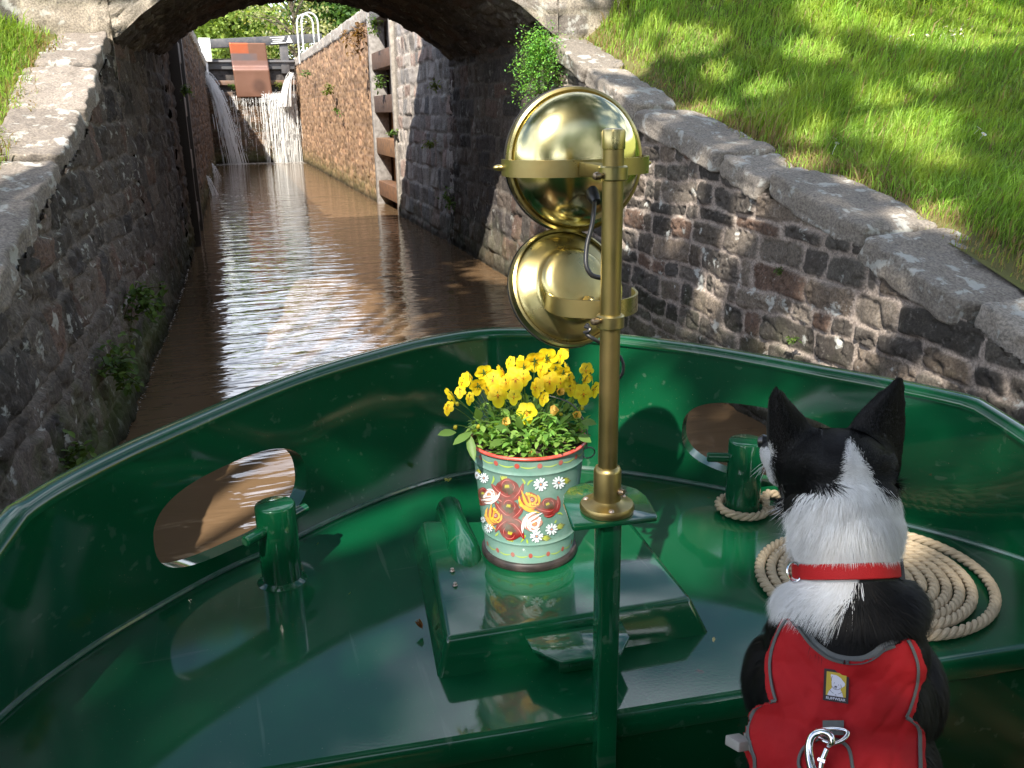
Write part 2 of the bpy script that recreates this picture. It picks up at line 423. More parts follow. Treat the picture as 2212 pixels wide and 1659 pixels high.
gridmesh('arch_vault', P, Cc, m_vault, br)
def face(name, Yp, sg, X0, X1, seed, pal, mort, res=.035, top=4.0):
    nx = int((X1-X0)/res); nz_ = int((4.1+.3)/res)
    xs_ = np.sort(np.concatenate([np.linspace(X0, X1, nx), [-.621, -.619, 2.519, 2.521]])); Xg, Tg = np.meshgrid(xs_, np.linspace(0, 1, nz_), indexing='ij')
    lo = np.where((Xg > -.62) & (Xg < 2.52), arch_z(np.clip(Xg, -.6, 2.5))+.022*(fbm(Xg*6, Xg*0, 3)-.5), -.3); Zg = lo+(top-lo)*Tg
    H, C, st = masonry(Xg, Zg, seed, pal=pal, mort=mort, bulge=.02)
    inside = (Xg > -.62) & (Xg < 2.52) & (Zg < arch_z(Xg))
    d = arch_z(np.clip(Xg, -.6, 2.5))-Zg
    k = None
    gridmesh(name, np.stack([Xg, Yp-sg*H, Zg], -1), C, m_pale, br, k, flip=sg < 0)
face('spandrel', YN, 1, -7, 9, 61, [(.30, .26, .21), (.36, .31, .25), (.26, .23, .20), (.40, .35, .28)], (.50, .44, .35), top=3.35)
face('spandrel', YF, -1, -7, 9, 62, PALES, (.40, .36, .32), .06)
for X0, X1 in ((-7, 9),):
    rs = random.Random(9)
    for yy in (YN+.17, YF-.17):
        mb = MB()
        x = X0
        while x < X1:
            w = rs.uniform(.5, .9); g = rs.uniform(.8, 1.2); rock(mb, (x+w/2, yy, 4.05 if yy > 8 else 3.40), (w/2-.008, .23, .085), seed=int(x*31) % 40, n=5, amp=.02, pw=8, col=(.28*g, .25*g, .22*g)); x += w
        mb.build('parapet_coping', m_cope, br)
mb = MB(); mb.box((1, (YN+YF)/2, 3.05), (8, (YF-YN)/2-.03, .25)); mb.build('bridge_deck', m_pale, br)
# back of the parapets
mb = MB(); mb.box((1, YF-.30, 3.7), (8, .05, .27)); mb.build('parapet', m_pale, br)

# ---- lock chamber
LH = 3.12
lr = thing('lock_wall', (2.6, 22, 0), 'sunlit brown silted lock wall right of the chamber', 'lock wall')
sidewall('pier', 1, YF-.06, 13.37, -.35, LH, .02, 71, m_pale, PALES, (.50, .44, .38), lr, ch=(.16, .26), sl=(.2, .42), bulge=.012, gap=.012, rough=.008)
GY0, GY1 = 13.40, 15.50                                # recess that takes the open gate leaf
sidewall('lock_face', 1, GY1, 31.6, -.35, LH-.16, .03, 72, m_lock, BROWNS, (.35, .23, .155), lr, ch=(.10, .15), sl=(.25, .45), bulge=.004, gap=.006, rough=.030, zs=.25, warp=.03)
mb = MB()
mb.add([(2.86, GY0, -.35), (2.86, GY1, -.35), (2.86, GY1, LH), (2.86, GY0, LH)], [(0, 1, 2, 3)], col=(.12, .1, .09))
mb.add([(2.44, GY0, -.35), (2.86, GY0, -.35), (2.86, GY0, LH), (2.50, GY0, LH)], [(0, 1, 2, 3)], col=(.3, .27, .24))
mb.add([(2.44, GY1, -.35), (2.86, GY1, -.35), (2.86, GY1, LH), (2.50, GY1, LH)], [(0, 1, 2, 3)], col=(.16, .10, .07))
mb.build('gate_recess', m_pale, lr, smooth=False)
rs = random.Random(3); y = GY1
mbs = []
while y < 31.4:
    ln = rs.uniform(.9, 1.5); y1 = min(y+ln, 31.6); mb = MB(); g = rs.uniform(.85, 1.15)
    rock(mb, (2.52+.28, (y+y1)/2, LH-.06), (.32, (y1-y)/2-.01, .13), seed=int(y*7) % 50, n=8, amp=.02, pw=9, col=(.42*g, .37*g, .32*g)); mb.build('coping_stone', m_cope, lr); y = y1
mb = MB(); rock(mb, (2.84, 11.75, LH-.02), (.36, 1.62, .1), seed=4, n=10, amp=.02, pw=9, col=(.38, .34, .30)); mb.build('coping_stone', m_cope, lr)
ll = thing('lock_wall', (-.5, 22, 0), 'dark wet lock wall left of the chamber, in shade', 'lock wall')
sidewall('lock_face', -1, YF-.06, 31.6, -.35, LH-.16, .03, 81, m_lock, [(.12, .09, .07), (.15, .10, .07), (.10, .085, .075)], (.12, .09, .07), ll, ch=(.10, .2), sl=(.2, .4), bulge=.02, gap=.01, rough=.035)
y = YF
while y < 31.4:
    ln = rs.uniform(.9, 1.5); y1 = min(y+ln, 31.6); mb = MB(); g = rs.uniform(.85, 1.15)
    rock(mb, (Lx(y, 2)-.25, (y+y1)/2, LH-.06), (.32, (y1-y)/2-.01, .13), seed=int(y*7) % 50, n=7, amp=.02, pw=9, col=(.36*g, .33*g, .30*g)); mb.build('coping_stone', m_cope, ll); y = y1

# ---- lower gate leaves folded open against the walls
m_wood = mat('weathered_black_timber', (.10, .085, .075), .7, vcol=True, noise=(14, .6, (.05, .04, .035)), bump=(60, .5, .004))
def leaf(side, label, Ya, Yb, x):
    g = thing('lock_gate', (x, (Ya+Yb)/2, 0), label, 'lock gate')
    for (yy, w, c) in ((Ya, .06, (.40, .36, .31)), (Yb, .07, (.34, .32, .30))):
        mb = MB(); mb.box((x+side*.10, yy, 1.5), (.13, w, 1.75), col=c); mb.build('gate_post', m_wood, g, bevel=.01)
    for (z, h, c) in ((2.98, .10, (.15, .14, .14)), (2.28, .13, (.16, .09, .06)), (1.62, .13, (.13, .08, .06)), (.96, .13, (.26, .14, .07)), (.27, .12, (.20, .10, .05))):
        mb = MB(); mb.box((x+side*.11, (Ya+Yb)/2, z), (.11, (Yb-Ya)/2-.05, h), col=c); mb.build('gate_rail', m_wood, g, bevel=.01)
    n = 7; mb = MB()
    for i in range(n):
        a = Ya+.06+(Yb-Ya-.12)*i/n; b = Ya+.06+(Yb-Ya-.12)*(i+1)/n
        q = random.Random(i).uniform(.8, 1.15)
        mb.box((x+side*.30, (a+b)/2, .62), (.03, (b-a)/2-.006, .87), col=(.45*q, .24*q, .10*q)); mb.box((x+side*.30, (a+b)/2, 2.37), (.03, (b-a)/2-.006, .88), col=(.17*q, .155*q, .15*q))
    mb.build('gate_planking', m_wood, g)
leaf(1, 'open lower gate leaf folded into the recess of the sunlit lock wall', 13.48, 15.42, 2.47)
mb = MB()
g2 = thing('lock_gate', (-.45, 13, 0), 'dark edge of the open lower gate leaf on the shaded lock wall', 'lock gate')
for yy, c in ((11.3, (.05, .04, .035)), (12.9, (.06, .05, .04))):
    mb = MB(); mb.box((-.43, yy, 1.5), (.07, .09, 1.75), col=c); mb.build('gate_post', m_wood, g2, bevel=.01)
for z in (2.95, 2.25, 1.6, .95, .27):
    mb = MB(); mb.box((-.44, 12.1, z), (.05, .72, .12), col=(.07, .055, .045)); mb.build('gate_rail', m_wood, g2, bevel=.01)
mb = MB(); mb.box((-.475, 12.1, 1.5), (.03, .7, 1.7), col=(.06, .05, .04)); mb.build('gate_planking', m_wood, g2)

# ---- upper gate and sill
GYY = 31.0
m_iron = mat('painted_gate_timber', (.05, .05, .055), .55, vcol=True, noise=(9, .5, (.16, .14, .13)), bump=(40, .4, .004))
ug = thing('lock_gate', (1, GYY, 2), 'closed top gate across the lock with copper coloured plate and black beams', 'lock gate')
mb = MB(); R = Euler((0, -radians(3.3), 0)).to_matrix(); mb.box((1.45, GYY-.16, 3.68), (1.95, .13, .13), R=R, col=(.045, .05, .06)); mb.build('balance_beam', m_iron, ug, bevel=.015)
mb = MB(); mb.box((1.05, GYY-.1, 2.98), (1.42, .09, .13), col=(.09, .095, .10)); mb.box((1.05, GYY-.22, 3.08), (1.42, .07, .03), col=(.14, .14, .145)); mb.build('walkway', m_iron, ug, bevel=.012)
mb = MB(); mb.box((1.05, GYY, 2.55), (1.42, .05, .62), col=(.02, .017, .015)); mb.build('gate_planking', m_iron, ug)
for z, c in ((2.45, (.18, .10, .06)), (2.1, (.12, .075, .05))):
    mb = MB(); mb.box((1.05, GYY-.12, z), (1.42, .08, .07), col=c); mb.build('gate_rail', m_iron, ug, bevel=.01)
for xx in (-.28, 2.18):
    mb = MB(); mb.box((xx, GYY-.12, 3.2), (.13, .11, .48), col=(.07, .07, .075)); mb.build('gate_post', m_iron, ug, bevel=.015)
m_cop = mat('rusted_copper_plate', (.42, .17, .09), .38, metal=.45, vcol=True, noise=(2.2, .5, (.16, .075, .05), .6), bump=(6, .4, .01))
nx, nz_ = 24, 40; X, T = np.meshgrid(np.linspace(0, 1, nx), np.linspace(0, 1, nz_), indexing='ij')
xx = (.52+.07*T)+X*1.1; zz = 3.62-1.62*T; yy = GYY-.36-.10*sst(.42, .5, T)-.05*sst(.5, 1, T)
cc = np.zeros(X.shape+(3,)); cc[:] = (.17, .085, .052)
cc = np.where(((T < .19) & (X < .5))[..., None], np.array((.42, .10, .035)), cc); cc = np.where(((T > .19) & (T < .33) & (X < .72))[..., None], np.array((.13, .11, .11)), cc)
cc = np.where(((T > .33) & (T < .5))[..., None], np.array((.25, .145, .12)), cc)
d = np.hypot((X-.66)*1.1, (T-.8)*1.6); cc = cc*(1-.62*(1-sst(.1, .3, d)))[..., None]
pl = gridmesh('overflow_plate', np.stack([xx, yy, zz], -1), cc, m_cop, ug)
sm = pl.modifiers.new('thick', 'SOLIDIFY'); sm.thickness = .012
sp = thing('warning_sign', (-.17, 30.4, 3), 'blank white notice board on a post at the lock head', 'sign')
mb = MB(); mb.box((-.2, 30.45, 3.40), (.17, .015, .34)); mb.build('board', mat('white_paint', (.8, .8, .78), .5), sp, bevel=.005)
mb = MB(); mb.box((-.2, 30.52, 3.15), (.03, .03, .55)); mb.build('post', m_iron, sp)
# lettered strip on the beam
bn = mat('white_lettering', (.7, .7, .7), .6)
mb = MB()
for k in range(4):
    mb.box((2.0+.02*(k % 2), GYY-.305, 3.79-.055*k), (.23-.04*(k % 3), .004, .012), R=R)
mb.build('lettered_strip', bn, ug, smooth=False)
mb = MB(); mb.prism([(-.1, -.1), (.1, -.1), (0, .12)], 0, .01, M=frame((2.36, GYY-.31, 3.74), (0, -1, 0), (1, 0, 0))); mb.build('white_marker', bn, ug, smooth=False)
# head wall below the gate (sill)
hw = thing('sill_wall', (1, 31, 0), 'wet head wall below the top gate with water running over it', 'stone wall')
Xg, Zg = np.meshgrid(np.linspace(-.6, 2.7, 130), np.linspace(-.3, 2.02, 90), indexing='ij')
H, C, st = masonry(Xg, Zg, 91, pal=[(.12, .08, .05), (.16, .10, .06), (.10, .08, .05)], mort=(.1, .07, .05), bulge=.03)
gridmesh('sill_face', np.stack([Xg, 30.75-H-.12*(2-Zg)/2, Zg], -1), C, m_lock, hw)
mb = MB(); mb.box((1.05, 31.1, 1.95), (1.7, .4, .06), col=(.1, .07, .05)); mb.build('sill_top', m_lock, hw)
# hooped hand rails
m_white = mat('galvanised_white_rail', (.62, .62, .60), .4, noise=(20, .3, (.4, .4, .38)))
for i, (yy, xo) in enumerate(((28.4, 2.46), (27.9, 2.55))):
    mb = MB(); P = [(xo-.02, yy, 2.9), (xo-.02, yy, 4.0)]+[(xo-.02+.23-.23*cos(a), yy, 4.0+.25*sin(a)) for a in np.linspace(.2, pi-.2, 12)]+[(xo+.44, yy, 4.0), (xo+.44, yy, 2.9)]
    mb.tube(P, .026, 10); o = mb.build('ladder_hoop', m_white)
    tag(o, ('farther' if i == 0 else 'nearer')+' of the two white hooped handrails on the lockside', 'handrail', 'hooped handrails by the lock ladder')

# ---- ground
def terrain(X, Y):
    e = np.where(X > 1, X-EX(Y), -.94-X)                       # distance behind the coping
    near = cz(np.minimum(Y, 6.8))-.015+.20*np.clip(e, 0, 40)
    near = np.minimum(near, 2.5+.004*np.clip(e-7, 0, 100))
    near = near+.28*sst(4.9, 6.7, Y)*sst(0, .35, e)*(X > 1)
    z = np.where(Y > YF, LH-.05+0*X, near)
    z = z+.05*(fbm(X*.7+50, Y*.7+50, 4)-.5)*sst(0, 1.5, e)
    far = np.hypot(X-1, Y-10)
    z = z+sst(24, 200, far)*60*sst(.45, .85, (X-1)/(far+1))*(.4+.6*fbm(X*.006+20, Y*.006+31, 9, 3))
    return z
def soil_mat():
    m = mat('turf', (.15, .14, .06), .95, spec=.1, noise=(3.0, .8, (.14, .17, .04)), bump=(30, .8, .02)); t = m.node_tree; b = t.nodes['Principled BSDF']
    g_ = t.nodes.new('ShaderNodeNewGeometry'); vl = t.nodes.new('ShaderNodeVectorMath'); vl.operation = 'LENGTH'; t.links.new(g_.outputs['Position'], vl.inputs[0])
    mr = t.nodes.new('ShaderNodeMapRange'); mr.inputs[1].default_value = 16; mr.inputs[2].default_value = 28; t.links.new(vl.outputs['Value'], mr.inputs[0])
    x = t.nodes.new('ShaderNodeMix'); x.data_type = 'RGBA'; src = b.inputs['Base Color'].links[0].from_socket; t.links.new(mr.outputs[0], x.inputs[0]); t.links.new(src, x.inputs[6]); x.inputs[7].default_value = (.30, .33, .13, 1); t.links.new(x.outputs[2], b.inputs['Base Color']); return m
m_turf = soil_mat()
def sheet(xs, ys):
    X, Y = np.meshgrid(xs, ys, indexing='ij'); return np.stack([X, Y, terrain(X, Y)], -1)
def edges(a, b, n, p=2.4): return a+(b-a)*np.linspace(0, 1, n)**p
ysn = np.concatenate([-edges(0, 120, 26)[::-1][:-1], np.linspace(0, 6.86, 46)])
ysf = np.concatenate([np.linspace(YF-.05, 32, 40), 32+edges(0, 900, 60)[1:]])
VV, FF = [], []; off = 0
for sg in (1, -1):
    for ys, e0r, e0l in ((ysn, 2.72, -.92), (np.array([6.86, 8, YF-.05]), 9, -7), (ysf, 2.95, -.9)):
        xs = edges(e0r, 900, 74) if sg > 0 else edges(e0l, -900, 74)
        P = sheet(xs, ys)
        idx = np.arange(P.shape[0]*P.shape[1]).reshape(P.shape[:2])+off
        q = np.stack([idx[:-1, :-1], idx[1:, :-1], idx[1:, 1:], idx[:-1, 1:]], -1).reshape(-1, 4)
        if sg < 0: q = q[:, ::-1]
        VV.append(P.reshape(-1, 3)); FF.append(q); off += P.shape[0]*P.shape[1]
# far ground closing the canal corridor beyond the upper pound
P = np.array([[x, y, terrain(np.array(x), np.array(y))] for y in (90, 200, 400, 932) for x in (-.9, 2.95)])
VV.append(P); FF.append(np.array([[0, 1, 3, 2], [2, 3, 5, 4], [4, 5, 7, 6]])+off); off += 8
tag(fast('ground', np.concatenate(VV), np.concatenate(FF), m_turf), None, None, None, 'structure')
# bridge approach earth
# upper pound and lower canal water
m_water = bpy.data.materials.new('muddy_water'); m_water.use_nodes = True
t = m_water.node_tree; b = t.nodes['Principled BSDF']
b.inputs['Base Color'].default_value = (.15, .095, .052, 1); b.inputs['Roughness'].default_value = .03; b.inputs['IOR'].default_value = 1.33
b.inputs['Specular IOR Level'].default_value = .62
g = t.nodes.new('ShaderNodeNewGeometry')
def wn(scale, mp_, det, dist, strength, prev):
    mm = t.nodes.new('ShaderNodeMapping'); mm.inputs['Scale'].default_value = mp_; n = t.nodes.new('ShaderNodeTexNoise')
    n.inputs['Scale'].default_value = scale; n.inputs['Detail'].default_value = det; n.inputs['Distortion'].default_value = .4
    t.links.new(g.outputs['Position'], mm.inputs[0]); t.links.new(mm.outputs[0], n.inputs['Vector'])
    bp = t.nodes.new('ShaderNodeBump'); bp.inputs['Strength'].default_value = strength; bp.inputs['Distance'].default_value = dist
    t.links.new(n.outputs['Fac'], bp.inputs['Height'])
    if prev: t.links.new(prev, bp.inputs['Normal'])
    return bp.outputs[0]
n1 = wn(1.7, (1, 3.2, 1), 3, .0145, 1.0, None)
n2 = wn(6.5, (1, 2.6, 1), 2, .003, 1.0, n1)
t.links.new(n2, b.inputs['Normal'])
mk_ = t.nodes.new('ShaderNodeTexNoise'); mk_.inputs['Scale'].default_value = .55; t.links.new(g.outputs['Position'], mk_.inputs['Vector'])
mr_ = t.nodes.new('ShaderNodeMapRange'); mr_.inputs[1].default_value = .4; mr_.inputs[2].default_value = .6; mr_.inputs[3].default_value = .25; t.links.new(mk_.outputs['Fac'], mr_.inputs[0]); t.links.new(mr_.outputs[0], n2.node.inputs['Strength'])
Xg, Yg = np.meshgrid(np.array([-40, -2.5, 4.5, 40.]), np.array([-60, 0, 31.2]), indexing='ij')
tag(gridmesh('water', np.stack([Xg, Yg, 0*Xg], -1), np.ones(Xg.shape+(3,)), m_water), kind='structure')
tag(fast('upper_water', [(-.9, 31.1, 2.75), (3, 31.1, 2.75), (3, 92, 2.75), (-.9, 92, 2.75)], [(0, 1, 2, 3)], m_water), kind='structure')
# ================================================================== BOAT
BA = -radians(4.85); BO = (.59, 1.29)
def wl_(u, v, z): return (BO[0]+cos(BA)*u-sin(BA)*v, BO[1]+sin(BA)*u+cos(BA)*v, z)
BM = Matrix.Translation((BO[0], BO[1], 0)) @ Matrix.Rotation(BA, 4, 'Z')
def bloc(P):
    d = np.array(P[:2])-BO; return (cos(BA)*d[0]+sin(BA)*d[1], -sin(BA)*d[0]+cos(BA)*d[1])
def atz(x, y, z):
    v = at(x, y, 1)-CAMP; return CAMP+v*((z-1.5)/v[2])

def paint(name, base=(.0011, .060, .021), noise=True):
    m = bpy.data.materials.new(name); m.use_nodes = True; t = m.node_tree; b = t.nodes['Principled BSDF']
    N = t.nodes.new; K = t.links.new
    b.inputs['Roughness'].default_value = .5; b.inputs['Specular IOR Level'].default_value = .08; b.inputs['Coat Weight'].default_value = 1; b.inputs['Coat Roughness'].default_value = .035
    b.inputs['Coat IOR'].default_value = 1.55
    g = N('ShaderNodeNewGeometry')
    def noise_(s, d=4, mp_=None):
        n = N('ShaderNodeTexNoise'); n.inputs['Scale'].default_value = s; n.inputs['Detail'].default_value = d
        if mp_:
            mm = N('ShaderNodeMapping'); mm.inputs['Scale'].default_value = mp_; K(g.outputs['Position'], mm.inputs[0]); K(mm.outputs[0], n.inputs['Vector'])
        else: K(g.outputs['Position'], n.inputs['Vector'])
        return n.outputs['Fac']
    def rng(src, a, b_, c=0, d=1):
        r = N('ShaderNodeMapRange'); r.inputs[1].default_value = a; r.inputs[2].default_value = b_; r.inputs[3].default_value = c; r.inputs[4].default_value = d; K(src, r.inputs[0]); return r.outputs[0]
    def mix(f, c1, c2):
        x = N('ShaderNodeMix'); x.data_type = 'RGBA'; K(f, x.inputs[0])
        if isinstance(c1, tuple): x.inputs[6].default_value = (*c1, 1)
        else: K(c1, x.inputs[6])
        x.inputs[7].default_value = (*c2, 1); return x.outputs[2]
    c = mix(rng(noise_(2.3, 5), .4, .7, 0, .55), base, tuple(q*1.45 for q in base))
    c = mix(rng(noise_(210, 2), .735, .76, 0, .7), c, (.16, .17, .10))          # specks of dust and grit
    c = mix(rng(noise_(24, 5), .70, .76, 0, .15), c, (.05, .07, .045))          # scuffs
    sc_ = noise_(34, 3, (1, .06, 1)); c = mix(rng(sc_, .66, .71, 0, .35), c, (.09, .15, .10)); sc2 = noise_(30, 3, (.07, 1, .5)); c = mix(rng(sc2, .67, .71, 0, .3), c, (.08, .13, .09))
    c = mix(rng(noise_(11, 6), .735, .76, 0, .8), c, (.09, .035, .012))       # rust blooms
    K(c, b.inputs['Base Color'])
    K(rng(noise_(7, 5), .35, .75, .04, .11), b.inputs['Coat Roughness'])
    bp = N('ShaderNodeBump'); bp.inputs['Strength'].default_value = .08; bp.inputs['Distance'].default_value = .004
    K(noise_(3.5, 2), bp.inputs['Height'])
    b2 = N('ShaderNodeBump'); b2.inputs['Strength'].default_value = .035; b2.inputs['Distance'].default_value = .001
    K(noise_(160, 2), b2.inputs['Height']); K(bp.outputs[0], b2.inputs['Normal'])
    K(b2.outputs[0], b.inputs['Normal']); K(b2.outputs[0], b.inputs['Coat Normal'])
    return m
m_green = paint('gloss_green_paint')
m_green2 = paint('darker_green_paint', (.0015, .045, .015))
m_seam = mat('pale_painted_seam', (.02, .10, .06), .3, coat=.8, noise=(30, .8, (.10, .13, .12)))  # mottled grey-green, paler than the deck paint

boat = thing('narrowboat', wl_(0, 0, .42), 'dark green narrowboat bow with a raised rim and oval fairlead holes', 'boat')
DZ = .42
SB = [(0, 1.19), (.17, 1.165), (.33, 1.09), (.50, .97), (.66, .83), (.80, .72), (.93, .585), (1.05, .44), (1.15, .27), (1.20, .10), (1.22, -.1), (1.22, -.6), (1.22, -1.6)]
SR = [(0, 1.24), (.175, 1.20), (.34, 1.115), (.52, 1.0), (.67, .872), (.81, .725), (.93, .59), (1.035, .43), (1.10, .25), (1.15, .08), (1.17, -.12), (1.17, -.6), (1.17, -1.6)]
RZ = [.833, .829, .821, .811, .80, .79, .783, .778, .710, .645, .60, .57, .57]
def cr_(P, x):
    "Catmull-Rom through P at real index x"
    n = len(P)-1; x = min(max(x, 0), n-1e-6); i = int(x); f = x-i
    p = [np.array(P[min(max(k, 0), n)], float) for k in (i-1, i, i+1, i+2)]
    if i == 0: p[0] = np.array([-P[1][0], P[1][1]]) if hasattr(P[1], '__len__') else p[2]
    return .5*((2*p[1])+(-p[0]+p[2])*f+(2*p[0]-5*p[1]+4*p[2]-p[3])*f*f+(-p[0]+3*p[1]-3*p[2]+p[3])*f**3)
def bulw(s, t, off=0):
    "s signed station, t 0 deck .. 1 rim, off outward"
    sg = 1 if s >= 0 else -1; a = abs(s); az_ = a-.55 if s < 0 else a
    b = cr_(SB, a); r = cr_(SR, a); z1 = float(np.interp(max(az_, 0), range(len(RZ)), RZ))
    e = .02; db = cr_(SB, min(a+e, 12))-cr_(SB, max(a-e, 0)); n = np.array([-db[1], db[0]]); n = n/(np.linalg.norm(n)+1e-9)
    if n[1] < 0 and a < 8: n = -n
    if a >= 8: n = np.array([abs(n[0]), n[1]])
    if a < .05: n = np.array([0, 1.])
    p = b*(1-t)+r*t+n*off
    return Vector((sg*p[0]+.03, p[1], DZ+(z1-DZ)*t))
TH = .048
def hole_station(px0):
    return px0
hs, ht = 4.645, .412
hwid, hht = 1.225, .285
def bulwark():
    V = []; Fc = []
    def add(p): V.append(tuple(BM @ p)); return len(V)-1
    NC, NR = 28, 14
    a0_, a1_ = 2.72, 6.22; t0_, t1_ = .05, .80
    for off, flip in ((0, False), (TH, True)):
        inner = []
        st = sorted(set([round(x, 4) for x in list(np.linspace(-12, -a1_, 36))+list(np.linspace(-a1_, -a0_, NC+1))+list(np.linspace(-a0_, a0_, 40))+list(np.linspace(a0_, a1_, NC+1))+list(np.linspace(a1_, 12, 36))]))
        ts = sorted(set([round(x, 4) for x in [0, .04]+list(np.linspace(t0_, t1_, NR+1))+[.86, .92, .97, 1]]))
        ids = {}
        def gid(s, t):
            k = (round(s, 4), round(t, 4))
            if k not in ids: ids[k] = add(bulw(s, t, off))
            return ids[k]
        def quad(a, b, c, d): Fc.append((a, b, c, d) if not flip else (d, c, b, a))
        for i in range(len(st)-1):
            for j in range(len(ts)-1):
                sm_ = abs((st[i]+st[i+1])/2); tm = (ts[j]+ts[j+1])/2
                if a0_ < sm_ < a1_ and t0_ < tm < t1_: continue
                quad(gid(st[i], ts[j]), gid(st[i], ts[j+1]), gid(st[i+1], ts[j+1]), gid(st[i+1], ts[j]))
        for sg in (-1, 1):
            per = []; hs_, hw2 = (hs, hwid) if sg < 0 else (4.28, 1.225)
            sa = np.linspace(a0_, a1_, NC+1); ta = np.linspace(t0_, t1_, NR+1)
            per += [(sg*x, t0_) for x in sa[:-1]]+[(sg*a1_, y) for y in ta[:-1]]+[(sg*x, t1_) for x in sa[::-1][:-1]]+[(sg*a0_, y) for y in ta[::-1][:-1]]
            n = len(per); cur = [gid(*p) for p in per]
            # rounded slot: superellipse, point by direction
            ring = []
            for (x, y) in per:
                dx = (abs(x)-(a0_+a1_)/2)/((a1_-a0_)/2); dy = (y-(t0_+t1_)/2)/((t1_-t0_)/2)
                an = atan2(dy, dx); p = 2.7; c, s_ = cos(an), sin(an)
                r = (abs(c)**p+abs(s_)**p)**(-1/p); ring.append((sg*(hs_+hw2*r*c), ht+hht*r*s_))
            K_ = 5
            for k in range(1, K_+1):
                f = k/K_; nxt = []
                for q in range(n):
                    s_ = per[q][0]*(1-f)+ring[q][0]*f; t_ = per[q][1]*(1-f)+ring[q][1]*f
                    o = off
                    nxt.append(add(bulw(s_, t_, o)))
                for q in range(n):
                    w = (q+1) % n
                    if sg > 0: quad(cur[q], nxt[q], nxt[w], cur[w])
                    else: quad(cur[w], nxt[w], nxt[q], cur[q])
                cur = nxt
            inner.append(cur)
        if off == 0: I0 = inner; g0 = dict(ids); st0 = st
        else: I1 = inner; g1 = dict(ids)
    for w in (0, 1):
        a, b = I0[w], I1[w]; n = len(a); prev = a
        for f in (.06, .5, .94, 1):
            if f == 1: nxt = b
            else:
                nxt = [add(BM.inverted() @ (Vector(V[a[q]])*(1-f)+Vector(V[b[q]])*f)) for q in range(n)]
            for q in range(n):
                r = (q+1) % n
                Fc.append((prev[q], prev[r], nxt[r], nxt[q]) if w == 0 else (prev[r], prev[q], nxt[q], nxt[r]))
            prev = nxt
    # rounded rim cap
    caps = []
    for s in st0:
        P0 = bulw(s, 1, 0); P1 = bulw(s, 1, TH); out_ = (P1-P0)
        pr = [g0[(round(s, 4), 1.0)]]
        for (o, dz) in ((-.16, .002), (-.16, .008), (-.10, .017), (.04, .024), (.22, .027), (.8, .027), (1.0, .022), (1.12, .012), (1.12, .003)):
            pr.append(add(P0+out_*o+Vector((0, 0, dz))))
        pr.append(g1[(round(s, 4), 1.0)]); caps.append(pr)
    for i in range(len(caps)-1):
        for k in range(len(caps[0])-1):
            Fc.append((caps[i][k], caps[i][k+1], caps[i+1][k+1], caps[i+1][k]))
    mb = MB(); mb.v = V; mb.f = Fc; mb.m = [0]*len(Fc); mb.c = [(1, 1, 1)]*len(V)
    o = mb.build('bulwark', m_green, boat)
    bm = bmesh.new(); bm.from_mesh(o.data); bmesh.ops.recalc_face_normals(bm, faces=bm.faces); bm.to_mesh(o.data); bm.free()
    o.data.set_sharp_from_angle(angle=radians(38))
    return o
bulwark()
# outer hull below the deck
V = []; st = np.linspace(-12, 12, 120)
for s in st:
    for (t, of) in ((0, TH), (-.35, TH-.01), (-1.2, TH-.06), (-2.0, TH-.10)):
        p = bulw(s, 0, of); p.z = DZ+t*.38; V.append(tuple(BM @ p))
Fc = [(i*4+k, i*4+k+1, i*4+5+k, i*4+4+k) for i in range(119) for k in range(3)]
MB().add(V, Fc).build('hull', m_green2, boat)
# deck plate with rolled aft edge
mb = MB(); inner = []
sts = [s for s in np.linspace(-9.5, 9.5, 110)]
edge = [bulw(s, 0) for s in sts]; edge = [p for p in edge if p.y > .02]
N_ = len(edge); rows = []
for k, p in enumerate(edge):
    rows.append([BM @ Vector((p.x, p.y+(0-p.y)*f, DZ)) for f in np.linspace(0, 1, 12)])
V = [q for r in rows for q in r]; mb.add(V, [(i*12+k, i*12+k+1, i*12+13+k, i*12+12+k) for i in range(N_-1) for k in range(11)])
# rolled edge and bulkhead
prof = [(0, 0), (-.006, -.002), (-.011, -.007), (-.013, -.014), (-.013, -.05), (-.010, -.056), (.002, -.058)]
us = np.linspace(-1.22, 1.27, 60); V = [BM @ Vector((u, y, DZ+z)) for u in us for (y, z) in prof]; n = len(prof)
mb.add(V, [(i*n+k, i*n+n+k, i*n+n+k+1, i*n+k+1) for i in range(59) for k in range(n-1)])
o = mb.build('deck', m_green, boat)
bm = bmesh.new(); bm.from_mesh(o.data); bmesh.ops.recalc_face_normals(bm, faces=bm.faces); bm.to_mesh(o.data); bm.free()
mb = MB(); mb.prism([(-1.22, .004), (1.27, .004), (1.27, .04), (-1.22, .04)], -.12, DZ-.05, M=BM)
mb.prism([(-.02, -.018), (.012, -.018), (.012, .01), (-.02, .01)], -.12, DZ-.06, M=BM)
mb.build('bulkhead', m_green2, boat, smooth=False)
mb = MB(); mb.prism([(-1.2, -2.2), (1.22, -2.2), (1.22, .02), (-1.2, .02)], -.14, -.10, M=BM); mb.build('well_floor', m_green2, boat, smooth=False)
mb = MB(); mb.prism([(-.30, -1.1), (.41, -1.1), (.41, -.25), (-.30, -.25)], -.10, .40, M=BM); mb.prism([(-.32, -1.12), (.43, -1.12), (.43, -.23), (-.32, -.23)], .40, .425, M=BM)
mb.build('locker_seat', m_green2, boat, bevel=.006)
mb = MB(); mb.prism([(-1.05, -3.9), (1.05, -3.9), (1.05, -2.25), (-1.05, -2.25)], -.1, 1.55, M=BM); mb.prism([(-.98, -3.9), (.98, -3.9), (.98, -2.18), (-.98, -2.18)], 1.55, 1.66, M=BM); cab_ = mb.build('added_cabin', m_green2, boat, bevel=.02)  # unseen, added behind the camera to block sky and darken the bulwark's reflections
